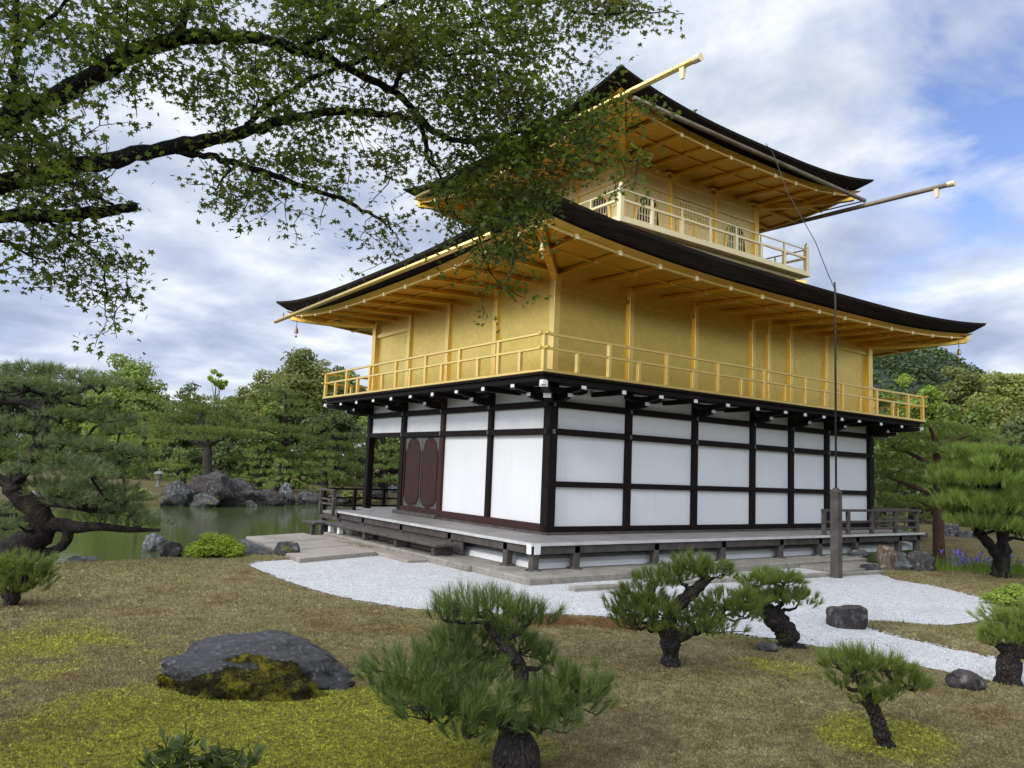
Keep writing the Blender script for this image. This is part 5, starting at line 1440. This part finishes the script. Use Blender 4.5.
# --- broadleaf trees
def tree(label, px, pyt, pyb, w_, depth, mat, bmat='bark_grey', name='broadleaf_tree', group='trees on the far bank', blobs=26, dens=1.0, size=.145, trunk=.18, seed=0, lobes=None, thin=False, squat=1.0):
    """crown of many leaf lumps with gaps, on a trunk with limbs"""
    s = depth/F_PX; rr = np.random.default_rng(int(px*13+pyt*7+seed))
    H = (pyb-pyt)*s; Wm = w_*s
    b0 = ray_at(px, pyb, depth); gz = float(ground_h(b0[0], b0[1])); base = np.array([b0[0], b0[1], min(gz, b0[2])-.2])
    top = ray_at(px, pyt, depth)[2]
    Ht = top-base[2]; c0 = base[2]+Ht*(trunk+.5*(1-trunk)); rz = Ht*(1-trunk)/2
    wood = MB()
    lean = rr.normal(0, .03, 2)*Ht
    tp = [base, base+np.array([lean[0]*.4, lean[1]*.4, Ht*.3]), base+np.array([lean[0], lean[1], Ht*.62]), base+np.array([lean[0], lean[1], Ht*.88])]
    r0 = max(.10, Ht*.022)
    q, r_ = smooth_path(tp, [r0*1.2, r0*.85, r0*.5, r0*.12]); wood.tube([tuple(p) for p in q], r_, 8); q = np.array(q)
    PT, NR = [], []
    for i in range(int(blobs*1.7)):
        u = rr.normal(0, 1, 3); u /= np.linalg.norm(u); rad = rr.uniform(.35, .90)
        prof = 1.0 if u[2] < .2 else 1.0-.25*(u[2]-.2)
        c = np.array([base[0]+lean[0], base[1]+lean[1], c0])+np.array([u[0]*Wm/2*prof, u[1]*Wm/2*prof, u[2]*rz])*rad
        br_ = min(Wm/2, rz)*rr.uniform(.17, .36)
        n = int(np.clip(dens*br_*br_*9/(size*size)*1.0, 60, 1500))
        v = rr.normal(0, 1, (n, 3)); v /= np.linalg.norm(v, axis=1)[:, None]
        rd = br_*(1-.55*rr.random(n)**2)
        wob = 1+.28*np.sin(v[:, 0]*5+i)*np.sin(v[:, 1]*4+i*2)+.12*np.sin(v[:, 2]*9+i)
        PT.append(c+v*(rd*wob)[:, None]*np.array([1.1, 1.1, .72*squat])); NR.append(v*.7+UP*.55)
        j = rr.integers(len(q)//3, len(q))
        if i % 2 == 0: limb(wood, q[j], c, r0*.28, r0*.08, .05, 3, 5)
    PT = np.concatenate(PT); NR = np.concatenate(NR); NR /= np.linalg.norm(NR, axis=1)[:, None]
    V, F = cards(PT, NR, size, .55)
    root = empty(name, label, 'tree', group, tuple(base))
    part(wood, 'trunk', bmat, root, smooth=True)
    adopt(np_mesh('crown', V, F, mat), root)
    return root

T = tree
# left of the pavilion
T('tall mid-green tree rising highest behind the old dark pine', 112, 349, 478, 84, 62, 'leaf_mid', blobs=34)
T('green tree whose crown drops to the right behind the old pine tip', 135, 384, 480, 60, 60, 'leaf_mid', blobs=24, seed=3)
T('dark tree behind the top of the old pine at the picture edge', 8, 360, 480, 80, 66, 'leaf_deep', blobs=30)
T('bushy tree between the old pine top and the tallest tree', 62, 372, 482, 70, 66, 'leaf_mid', blobs=26, seed=5)
T('grey-green round tree in the dip of the far treeline', 172, 382, 478, 44, 70, 'leaf_deep', blobs=24)
T('pale round tree left of the thin bare-stemmed tree', 192, 386, 478, 36, 74, 'leaf_olive', blobs=18, seed=2)
T('thin tree with a small tuft of leaves on bare stems in the treeline', 210, 367, 470, 22, 66, 'leaf_bright', blobs=7, trunk=.76, size=.16)
T('reddish-olive tree right of the thin bare-stemmed tree', 238, 376, 478, 48, 68, 'leaf_olive', blobs=24, seed=4)
T('large olive oak-like tree topping the treeline left of the eave', 298, 345, 478, 84, 60, 'leaf_olive', blobs=40, seed=1)
T('dark tree with a leaning crown close to the balcony corner', 328, 357, 480, 44, 64, 'leaf_deep', blobs=22, seed=6)
T('fresh green tree low in the treeline below the large olive tree', 262, 392, 480, 50, 58, 'leaf_mid', blobs=22, seed=8)
T('dense dark green tree below the balcony corner on the far bank', 326, 398, 484, 66, 54, 'leaf_deep', blobs=28, seed=9)
T('green tree far behind the doors of the ground floor', 380, 398, 484, 80, 60, 'leaf_mid', blobs=28, seed=10)
T('bright green low tree behind the layered bright pine', 142, 424, 484, 66, 56, 'leaf_bright', blobs=24, seed=11)
T('bright bushy tree behind the lower needles of the old pine', 92, 428, 486, 70, 57, 'leaf_bright', blobs=24, seed=12)
T('dark understorey tree behind the stone lantern', 176, 440, 484, 56, 55, 'leaf_deep', blobs=20, seed=13)
T('dark understorey tree behind the flat-topped island pine', 230, 430, 484, 70, 55, 'leaf_deep', blobs=24, seed=14)
T('low tree on the far bank at the picture edge behind the old trunk', 22, 430, 488, 90, 58, 'leaf_mid', blobs=26, seed=15)

for px_, pt_, w2, dp_, mt_, lab in ((10, 452, 60, 62, 'leaf_mid', 'low understorey clump on the far bank at the picture edge'), (60, 448, 66, 63, 'leaf_deep', 'low dark understorey clump behind the old pine trunk bend'),
     (112, 452, 56, 64, 'leaf_mid', 'low green understorey clump behind the bright pine tip'), (150, 450, 50, 65, 'leaf_deep', 'low dark understorey clump right behind the stone lantern'),
     (205, 448, 60, 62, 'leaf_mid', 'low green understorey clump behind the bare grey trunk'), (255, 440, 56, 60, 'leaf_deep', 'low dark understorey clump left of the broad layered pine'),
     (310, 442, 60, 60, 'leaf_mid', 'low green understorey clump right of the broad layered pine'), (358, 440, 64, 58, 'leaf_deep', 'low dark understorey clump behind the veranda rails'), (410, 430, 70, 60, 'leaf_deep', 'low dark understorey clump behind the doors')):
    T(lab, px_, pt_, 488, w2, dp_, mt_, blobs=18, trunk=.02, seed=50)

for px_, pt_, w2, dp_, mt_, lab in ((40, 366, 60, 84, 'leaf_deep', 'dark crown furthest back above the old pine top'), (88, 362, 50, 82, 'leaf_bright', 'pale crown furthest back beside the tallest tree'), (156, 394, 44, 84, 'leaf_mid', 'green crown furthest back filling the dip of the treeline'),
     (186, 380, 40, 86, 'leaf_deep', 'grey-green crown furthest back left of the thin bare-stemmed tree'), (222, 386, 44, 84, 'leaf_mid', 'green crown furthest back right of the thin bare-stemmed tree'), (256, 372, 44, 80, 'leaf_olive', 'brownish crown furthest back left of the large olive tree'),
     (318, 350, 40, 78, 'leaf_olive', 'olive crown furthest back behind the balcony corner'), (278, 384, 50, 78, 'leaf_bright', 'fresh green crown furthest back under the large olive tree'), (204, 404, 70, 76, 'leaf_mid', 'wide green crown furthest back behind the island pine'),
     (128, 402, 60, 76, 'leaf_bright', 'bright crown furthest back behind the bright layered pine')):
    T(lab, px_, pt_, 480, w2, dp_, mt_, blobs=24, trunk=.08, seed=70)

T('broad olive crown joining the large olive tree on its left side', 268, 360, 478, 64, 63, 'leaf_olive', blobs=34, seed=91)
T('broad green crown right behind the large olive tree by the balcony', 330, 348, 478, 60, 70, 'leaf_mid', blobs=30, seed=92)
T('bright green crown between the tallest tree and the thin bare-stemmed tree', 152, 388, 478, 56, 66, 'leaf_mid', blobs=28, seed=93)
T('fresh green crown above the red pine, left of the olive round tree', 930, 372, 505, 56, 48, 'leaf_bright', blobs=30, seed=94)
T('fresh green crown between the olive trees and the candled pine', 985, 392, 510, 60, 42, 'leaf_mid', blobs=30, seed=95)
# right of the pavilion
T('warm olive tree with the highest crown at the picture edge', 1008, 358, 500, 84, 52, 'leaf_olive', blobs=40, seed=21)
T('olive round tree in front of the dark wooded hill', 958, 351, 490, 66, 58, 'leaf_olive', blobs=34, seed=22)
T('light green round tree below the hill, left of the olive one', 912, 362, 500, 46, 66, 'leaf_bright', blobs=28, seed=23)
T('green tree close to the end of the gold wall', 884, 372, 500, 44, 64, 'leaf_mid', blobs=26, seed=24)
T('mid-green tree behind the gold corner railing', 902, 396, 505, 56, 50, 'leaf_mid', blobs=28, seed=25)
T('shrubby green tree in the gap right of the gold corner railing', 948, 398, 505, 56, 46, 'leaf_mid', blobs=30, seed=26)
T('dark tree in the shade between the olive trees', 985, 412, 515, 60, 44, 'leaf_olive', blobs=30, seed=27)
T('dense dark tree above the candled pine at the picture edge', 1022, 418, 520, 60, 40, 'leaf_deep', blobs=28, seed=28)
T('olive tree beyond the picture edge on the far bank', 1066, 380, 515, 90, 46, 'leaf_olive', blobs=34, seed=29)
T('dark understorey tree behind the reddish trunk', 925, 450, 530, 70, 38, 'leaf_deep', blobs=24, seed=30)
T('dark understorey tree behind the wall end', 880, 440, 530, 60, 40, 'leaf_deep', blobs=24, seed=31)
T('dark understorey bush behind the candled pine', 985, 470, 540, 80, 36, 'leaf_deep', blobs=24, seed=32)

# --- hill with a closed wood
hc = ray_at(905, 470, 380)
xs_ = np.linspace(-1, 1, 70)
HX, HY = np.meshgrid(xs_, xs_, indexing='ij')
hw, hd = 150., 130.
hh = 66*np.exp(-((HX*1.0)**2*3.2+(HY*1.0)**2*4))+14*np.exp(-((HX+.55)**2*7+HY**2*4))
hh += 3*np.sin(HX*9+1)*np.cos(HY*8)+1.5*np.sin(HX*17)
hh *= np.clip((1-np.hypot(HX, HY))*3.2, 0, 1)
hp_ = hc+HX[..., None]*RH*hw+HY[..., None]*FH*hd
hp_[..., 2] = hh-4
idx = np.arange(4900).reshape(70, 70)
Fh = np.stack([idx[:-1, :-1], idx[1:, :-1], idx[1:, 1:], idx[:-1, 1:]], -1).reshape(-1, 4)
tag(np_mesh('hill', hp_.reshape(-1, 3), Fh, 'hill_earth', smooth=True), kind='structure')
nh = 5200
iu = rng.uniform(2, 66, nh); iv = rng.uniform(2, 44, nh)
i0, j0 = iu.astype(int), iv.astype(int); fu, fv = (iu-i0)[:, None], (iv-j0)[:, None]
hb_ = hp_[i0, j0]*(1-fu)*(1-fv)+hp_[i0+1, j0]*fu*(1-fv)+hp_[i0, j0+1]*(1-fu)*fv+hp_[i0+1, j0+1]*fu*fv
ok = hb_[:, 2] > 6; hb_ = hb_[ok]; nh = len(hb_)
PTs, NRs = [], []
kk = 16
v = rng.normal(0, 1, (nh, kk, 3)); v[..., 2] = np.abs(v[..., 2]); v /= np.linalg.norm(v, axis=2)[..., None]
tall = rng.uniform(2.5, 6.0, nh)
ptw = hb_[:, None]+v*np.stack([rng.uniform(1.5, 2.6, nh)]*2+[tall], -1)[:, None]
V, F = cards(ptw.reshape(-1, 3), (v*.8+UP*.4).reshape(-1, 3), .85, .5, .75)
tag(np_mesh('hill_wood', V, F, 'leaf_hill'), 'dark closed wood covering the far hill', 'wood', kind='stuff')

# --- low plants
def shrub(name, label, c, r_, h_, n, size, mat, lumps, tilt=.4, stems='bark_black', cat='shrub'):
    wood = MB(); PT, NR = [], []
    c = np.asarray(c, float)
    for i in range(lumps):
        a = rng.uniform(0, 6.28); q = rng.random()**.6
        lc_ = c+RH*math.cos(a)*r_*q*.75+FH*math.sin(a)*r_*q*.75+UP*h_*(.25+.55*(1-q)*rng.uniform(.5, 1.1))
        m_ = n//lumps
        v = rng.normal(0, 1, (m_, 3)); v /= np.linalg.norm(v, axis=1)[:, None]
        PT.append(lc_+v*np.array([r_*.36, r_*.36, h_*.16])*rng.uniform(.5, 1.1, (m_, 1))); NR.append(v*.5+UP*.8)
        limb(wood, c, lc_, .02, .006, .06, 3, 5)
    V, F = cards(np.concatenate(PT), np.concatenate(NR), size, tilt)
    root = empty(name, label, cat, None, tuple(c))
    part(wood, 'stems', stems, root); adopt(np_mesh('leaves', V, F, mat), root)
    return root
g = on_ground(217, 559, -.62)
shrub('low_shrub', 'bright yellow-green spreading shrub at the water edge by the paved landing', (g[0], g[1]+.2, -.66), .62, .62, 5200, .030, 'leaf_yellow', 26)
g = on_ground(1014, 606, -.6)
shrub('low_shrub', 'small light green shrub at the picture edge behind the stout-trunked pine', (g[0], g[1], -.6), .45, .40, 2600, .030, 'leaf_bright', 16)
for px_, py_, lab in ((350, 503, 'low reddish-green clipped shrub on the far bank behind the veranda rails'), (240, 492, 'low round shrub between the far boulders and the flat-topped pine'), (138, 502, 'pale low shrub at the far waterline left of the boulders'),
                      (295, 492, 'low yellowish shrub on the far bank behind the upright stone'), (70, 500, 'low shrub on the far bank behind the old leaning trunk'), (905, 540, 'low dark shrub on the bank behind the veranda corner')):
    g = on_ground(px_, py_, -.75); dd_ = np.linalg.norm(g-CAM)
    shrub('bank_shrub', lab, (g[0], g[1], -.75), dd_*.016, dd_*.020, 700, dd_*.0028, 'leaf_olive' if px_ in (350, 138, 295) else 'leaf_mid', 10)

# leafy evergreen sprigs at the bottom of the picture
def sprig_bush():
    wood = MB(); PT, NR = [], []
    c = on_ground(196, 800, -.58); c = np.array([c[0], c[1], -.58])
    dpt = float((c-CAM) @ _F); s = dpt/F_PX
    V, F = [], []
    for (dx, hh_) in ((-44, 52), (-32, 50), (-20, 58), (-8, 52), (4, 44), (18, 46), (32, 42), (48, 58), (55, 44), (-50, 40), (26, 36), (-26, 36), (10, 34)):
        a = c+RH*dx*s*.5+FH*rng.uniform(-.1, .1); b = c+RH*dx*s+UP*hh_*s+FH*rng.uniform(-.08, .08)
        pts = limb(wood, a, b, .006, .003, .04, 4, 5)
        nl = 15
        t = rng.uniform(.45, 1.02, nl)[:, None]; p0 = a+(b-a)*t
        d = rng.normal(0, 1, (nl, 3)); d[:, 2] = np.abs(d[:, 2])*.6+.25; d /= np.linalg.norm(d, axis=1)[:, None]
        sd_ = np.cross(d, rng.normal(0, 1, (nl, 3))); sd_ /= np.linalg.norm(sd_, axis=1)[:, None]
        l = rng.uniform(.07, .12, nl)[:, None]; w2 = l*.2; up = np.cross(sd_, d)*l*.08
        quad = np.stack([p0, p0+d*l*.5+sd_*w2+up, p0+d*l, p0+d*l*.5-sd_*w2+up], 1)
        V.append(quad.reshape(-1, 3))
    V = np.concatenate(V)
    root = empty('evergreen_bush', 'dark glossy-leaved sprigs poking up at the bottom edge of the picture', 'bush', None, tuple(c))
    part(wood, 'stems', 'bark_black', root); adopt(np_mesh('leaves', V, np.arange(len(V)).reshape(-1, 4), 'leaf_gloss'), root)
sprig_bush()

# irises: blades and purple flowers, plus grass on the right bank
def irises():
    c = np.array([9.75, -3.72, -.74]); n = 620
    u = np.clip(rng.normal(0, .85, n), -1.5, 3); v = rng.normal(0, .22, n)
    p = c+np.outer(u, RH)*1.0+np.outer(v, FH)
    p[:, 2] = np.maximum(ground_h(p[:, 0], p[:, 1]), -.95)
    ln = rng.uniform(.30, .58, n)
    d = np.stack([rng.normal(0, .18, n), rng.normal(0, .18, n), np.ones(n)], -1)
    t = rng.uniform(0, 6.28, n); sd_ = np.stack([np.cos(t), np.sin(t), 0*t], -1)*.012
    tip = p+d*ln[:, None]; mid = p+d*(ln*.55)[:, None]
    V = np.stack([p-sd_, mid-sd_, tip, mid+sd_, p+sd_], 1).reshape(-1, 3)
    idx = np.arange(n)[:, None]*5
    F = np.concatenate([np.concatenate([idx, idx+1, idx+3, idx+4], 1), np.concatenate([idx+1, idx+2, idx+3, idx+3], 1)])
    me_v = V
    mb = MB(); mb.v = [tuple(q) for q in me_v]; mb.f = [tuple(f) if f[2] != f[3] else tuple(f[:3]) for f in F.tolist()]
    root = empty('iris_bed', 'bed of purple irises with bright green blades at the water edge', 'flowers', None, tuple(c))
    part(mb, 'iris_blades', 'leaf_grass', root)['kind'] = 'stuff'
    fl = []
    m_ = 46
    for (cu, cv_, k_) in ((-.30, .1, 18), (.25, .1, 10), (.70, -.05, 18)):
        for _ in range(k_):
            q = c+RH*(cu+rng.normal(0, .17))+FH*(cv_+rng.normal(0, .2))+UP*rng.uniform(.18, .50)
            fl.append(q)
    fl = np.array(fl)
    fp = MB()
    for q in fl:
        for k_ in range(6):
            a = k_*math.pi/3+rng.uniform(-.2, .2); dz = -.05 if k_ % 2 else .06
            o = np.array([math.cos(a), math.sin(a), 0]); sdv = np.array([-o[1], o[0], 0])
            fp.quad(q, q+o*.035+sdv*.022+UP*.01, q+o*.065+UP*dz, q+o*.035-sdv*.022+UP*.01)
    pf = part(fp, 'iris_flowers', 'iris_petal', root); pf['kind'] = 'stuff'
irises()
def bank_grass():
    n = 9000
    x = rng.uniform(8.2, 15, n); y = rng.uniform(-8, -2.9, n)
    nd = in_poly_sd(x, y, NEAR); ok = (nd > -.1) & (rng.random(n) < np.exp(-np.clip(nd-.4, 0, 9)*2.4))
    x, y = x[ok], y[ok]; n = len(x); z = ground_h(x, y)
    p = np.stack([x, y, z-.02], -1); hh_ = rng.uniform(.10, .30, n)[:, None]
    t = rng.uniform(0, 6.28, n); sd_ = np.stack([np.cos(t), np.sin(t), 0*t], -1)*.008
    tip = p+np.stack([rng.normal(0, .3, n), rng.normal(0, .3, n), np.ones(n)], -1)*hh_
    V = np.stack([p-sd_, p+sd_, tip], 1).reshape(-1, 3)
    tag(np_mesh('bank_grass', V, np.arange(3*n).reshape(-1, 3), 'leaf_grass'), 'bright grass along the pond bank by the irises', 'grass', kind='stuff')
bank_grass()
# ----------------------------------------------------------------- maple that hangs in from the left
def maple():
    rg = np.random.default_rng(21)
    wood = MB(); nodes = []
    def dep(px): return 4.4+max(-300, px)/650*1.5
    def br(spec, sides=9, dz=0.0):
        pts = [ray_at(x, y, dep(x)+dz) for x, y, r_ in spec]; rad = [.86*r_*dep(x)/F_PX for x, y, r_ in spec]
        pts, rad = smooth_path(pts, rad)
        pts = [p+rg.normal(0, .006, 3) for p in pts]; rad = [r_*(1+rg.normal(0, .06)) for r_ in rad]
        wood.tube([tuple(p) for p in pts], rad, sides)
        for a, b in zip(pts, pts[1:]):
            nodes.append(a); nodes.append((a+b)/2)
    # trunk, out of the picture to the left, and the boughs that grow from it
    b = ray_at(-330, 470, 4.0); gz = float(ground_h(b[0], b[1]))
    trunk = [np.array([b[0], b[1], gz-.1]), np.array([b[0]+.03, b[1], gz+.9]), ray_at(-300, 260, 3.95), ray_at(-270, 120, 3.95), ray_at(-230, -60, 4.0), ray_at(-150, -200, 4.1)]
    q, r_ = smooth_path(trunk, [.24, .17, .15, .13, .10, .06]); wood.tube([tuple(p) for p in q], r_, 12); root_loc = tuple(q[0])
    br([(-285, 230, 16), (-150, 185, 15), (-60, 148, 14), (0, 120, 13), (46, 101, 12), (90, 79, 11), (128, 55, 11), (176, 37, 9), (212, 36, 8), (246, 37, 7), (290, 45, 6), (320, 55, 5), (352, 70, 4.5), (393, 90, 4.5), (415, 110, 4), (430, 130, 4), (450, 140, 3.5), (475, 141, 3), (500, 136, 2.5), (527, 132, 2), (556, 123, 1.2), (590, 118, .7)])
    br([(-290, 260, 16), (-120, 222, 14), (-40, 195, 13), (0, 184, 12), (60, 172, 11), (90, 163, 10), (130, 156, 9), (169, 148, 9), (210, 140, 8), (246, 132, 7), (290, 118, 5), (330, 111, 5), (366, 112, 4.5), (395, 116, 3.5), (420, 120, 3), (430, 130, 2.5)])
    br([(176, 150, 4.5), (200, 155, 4), (225, 160, 3.8), (267, 172, 3.5), (316, 192, 3), (340, 197, 2.6), (365, 211, 2.2), (386, 223, 1.6), (393, 232, 1)], 7)
    br([(-270, 240, 12), (-120, 226, 10), (-40, 216, 9), (0, 215, 8), (42, 217, 8), (70, 216, 7), (91, 213, 6.5), (115, 209, 6), (134, 207, 5.5)])
    br([(2, 122, 5), (8, 112, 5), (12, 85, 4.5), (18, 55, 4), (16, 25, 3.5), (14, -10, 3), (10, -60, 2)], 7)
    br([(18, 52, 3), (35, 30, 2.4), (63, 5, 2), (90, -20, 1.2)], 6)
    br([(177, 36, 5), (184, 18, 4.5), (192, -2, 4), (200, -40, 3), (215, -80, 2)], 7)
    br([(300, 46, 4), (316, 39, 4), (340, 31, 4), (360, 18, 3.5), (397, 0, 3), (420, -20, 2)], 7)
    br([(243, 131, 4), (255, 118, 3.6), (267, 105, 3.2), (290, 92, 3), (306, 81, 2.8), (330, 70, 2.5), (360, 62, 2), (388, 48, 1.5)], 6)
    br([(252, 118, 2), (252, 108, 1.6), (262, 98, 1.4), (245, 80, 1), (225, 66, .7)], 5)
    br([(393, 89, 3.4), (398, 76, 3), (407, 63, 2.4), (425, 50, 1.6), (440, 46, 1)], 6)
    br([(418, 116, 3), (426, 138, 3), (425, 155, 2.6), (432, 165, 2), (446, 172, 1)], 6)
    br([(425, 135, 2.4), (428, 150, 2.2), (438, 168, 1.8), (446, 200, 1.4), (455, 215, 1.1), (462, 232, .8)], 5)
    br([(524, 132, 1.8), (534, 124, 1.5), (541, 109, 1.1), (548, 96, .7)], 5)
    br([(500, 138, 1.8), (530, 141, 1.6), (558, 151, 1.3), (572, 160, 1), (585, 173, .7)], 5)
    br([(466, 140, 1.6), (480, 150, 1.3), (510, 154, 1), (540, 150, .7)], 5)
    br([(432, 58, 1.6), (470, 52, 1.6), (490, 52, 1.3), (520, 56, 1), (560, 48, .6)], 5)
    br([(445, 80, 1.3), (475, 72, 1.3), (500, 80, 1), (512, 90, .6)], 5)
    br([(60, 175, 3.4), (85, 188, 2.8), (108, 203, 2.2), (115, 206, 1.6)], 6)
    br([(222, 160, 1.8), (232, 168, 1.6), (222, 180, 1.2), (214, 192, .7)], 5)
    br([(42, 218, 3), (70, 232, 2.2), (95, 252, 1.6), (105, 275, 1.2), (106, 300, .8), (106, 325, .4)], 5)
    br([(-40, 218, 3), (-10, 235, 2.4), (20, 250, 1.8), (45, 262, 1)], 5)
    br([(478, 225, 1.2), (484, 255, 1), (495, 280, .8), (518, 302, .5)], 5, .3)
    br([(462, 228, 1.2), (475, 240, 1.1), (484, 258, .9)], 5, .2)
    br([(600, -60, 3), (585, -20, 2.4), (560, 10, 2), (600, 16, 1.5), (650, 10, 1), (684, 14, .5)], 5)
    br([(397, 0, 3), (450, -30, 3), (520, -60, 3), (600, -60, 3)], 6)
    # how thick the foliage hangs, cell by cell (32 px cells as seen from the photo's viewpoint); depth is free
    D = np.array([
     [.80,.75,.80,.85,.80,.85,.85,.40,.50,.90,.90,.90,.90,.90,.90,.85,.90,.80,.80,.70,.48,.12],
     [.80,.70,.80,.85,.70,.60,.70,.80,.85,.90,.85,.90,.90,.85,.85,.85,.85,.70,.35,.05,0,0],
     [.85,.60,.50,.70,.70,.70,.75,.70,.80,.80,.60,.50,.80,.90,.90,.90,.88,.75,.60,.30,.05,0],
     [.90,.80,.70,.35,.45,.55,.75,.75,.70,.80,.75,.60,.70,.80,.90,.90,.88,.70,.62,.75,.30,0],
     [.90,.90,.60,.30,.10,.05,.20,.40,.50,.70,.60,.50,.50,.50,.80,.93,.93,.86,.86,.80,.20,0],
     [.80,.80,.70,.35,.03,.20,.50,.70,.80,.80,.75,.40,.60,.70,.80,.90,.90,.70,.66,.45,.03,0],
     [.75,.80,.70,.45,.06,0,.40,.60,.70,.55,.35,.50,.60,.25,.80,.95,.88,.30,.10,.03,0,0],
     [.60,.80,.80,.65,.08,0,0,.08,.38,.15,.06,.55,.35,.05,.55,.90,.55,.05,0,0,0,0],
     [.30,.60,.80,.80,.15,0,0,0,0,0,0,.10,0,0,.25,.82,.10,0,0,0,0,0],
     [.05,.10,.45,.80,.10,0,0,0,0,0,0,0,0,0,0,.35,.38,0,0,0,0,0],
     [0,0,.05,.45,0,0,0,0,0,0,0,0,0,0,0,0,0,0,0,0,0,0]])
    cells = [(c*32, r*32, D[r, c]) for r in range(D.shape[0]) for c in range(D.shape[1]) if D[r, c] > 0]
    for r in (-1, -2, -3): cells += [(c*32, r*32, .72) for c in range(-5, 20)]
    for r in range(0, 9): cells += [(-32*k_, r*32, .7) for k_ in (1, 2, 3, 4)]
    LR = .033
    cen = []
    for (x0, y0, cv_) in cells:
        d_ = dep(x0); a_leaf = 1.15*(LR*F_PX/d_)**2*.75
        lam = -math.log(1-min(cv_, .96))*1024/a_leaf*LEAF_D
        ns = rg.poisson(lam/9)
        for _ in range(ns):
            px, py = x0+rg.uniform(-2, 34), y0+rg.uniform(-2, 34)
            c = ray_at(px, py, dep(px)+rg.normal(0, .30))
            # foliage hangs in tiers with clear air between
            if mnoise.noise(Vector((c[0]*2.4, c[1]*2.4, c[2]*5.5))) < .02+.6*(1-cv_)-.24: continue
            cen.append(c)
    cen = np.array(cen)
    # every spray grows from the nearest wood already there
    N = np.array(nodes); dist = np.array([np.min(np.linalg.norm(N-c, axis=1)) for c in cen])
    order = np.argsort(dist); base_nodes = list(N)
    arr = np.zeros((len(N)+len(cen)*2, 3)); arr[:len(N)] = N; cnt = len(N)
    LV = []
    # palmate leaf: five pointed lobes
    ang = np.radians([-112, -56, 0, 56, 112]); ln = np.array([.62, .9, 1.0, .9, .62])
    na = np.radians([-150, -84, -28, 28, 84, 150]); nl = np.array([.26, .40, .46, .46, .40, .26])
    T_ = np.zeros((12, 3)); T_[0] = (0, 0, .05)
    T_[1:6] = np.stack([np.cos(ang)*ln, np.sin(ang)*ln, -.16*ln], -1)
    T_[6:12] = np.stack([np.cos(na)*nl, np.sin(na)*nl, 0*nl], -1)
    TF = np.array([(0, 6+i, 1+i, 7+i) for i in range(5)])
    for i in order:
        c = cen[i]
        dd = np.linalg.norm(arr[:cnt]-c, axis=1); j = np.argmin(dd); p = arr[j]
        if dd[j] > .03 and dd[j] < .8:
            mid = (p+c)/2+rg.normal(0, .08, 3)*dd[j]
            wood.tube([tuple(p), tuple(mid), tuple(c)], [.0035, .0028, .0016], 4, False)
            arr[cnt] = mid; cnt += 1
        arr[cnt] = c; cnt += 1
        m_ = 9
        out = c-p; out[2] *= .3; out = out/(np.linalg.norm(out)+1e-6)
        pos = c+rg.normal(0, 1, (m_, 3))*np.array([.062, .062, .026])+out*rg.uniform(-.03, .10, (m_, 1))
        nrm = UP*.8+rg.normal(0, .55, (m_, 3)); nrm /= np.linalg.norm(nrm, axis=1)[:, None]
        dr = out+rg.normal(0, .6, (m_, 3))-UP*.35; dr -= nrm*(dr*nrm).sum(1)[:, None]; dr /= np.linalg.norm(dr, axis=1)[:, None]
        sd_ = np.cross(nrm, dr); s = LR*rg.uniform(.7, 1.15, m_)[:, None, None]
        v = pos[:, None]+s*(T_[None, :, 0:1]*dr[:, None]+T_[None, :, 1:2]*sd_[:, None]+T_[None, :, 2:3]*nrm[:, None])
        LV.append(v)
    LV = np.concatenate(LV); nL = len(LV)
    F = (TF[None]+12*np.arange(nL)[:, None, None]).reshape(-1, 4)
    root = empty('maple_tree', 'overhanging maple with dark boughs and small star-shaped green leaves reaching across the sky', 'maple', None, root_loc)
    part(wood, 'trunk', 'bark_maple', root, smooth=True)
    adopt(np_mesh('crown', LV.reshape(-1, 3), F, 'leaf_maple'), root)
LEAF_D = 4.0
maple()

# unseen tree belt added beyond the right edge to darken the facing gold wall
def added_tree_belt():
    n = 15000
    u = rng.uniform(0, 1, n); x = -4+58*u; y = -31-6*rng.random(n)+1.5*np.sin(x*.5)
    top = 11.5+2.2*np.sin(x*.45+1)+1.3*np.sin(x*1.1)
    z = -.6+top*rng.random(n)**.8
    pts = np.stack([x, y, z], -1)
    V, F = cards(pts, np.tile(np.array([[-.1, .8, .5]]), (n, 1)), .42, .6)
    tag(np_mesh('added_tree_belt', V, F, 'leaf_mid'), 'unseen belt of trees added right of the garden for the gold wall to reflect', 'wood', kind='stuff')
added_tree_belt()
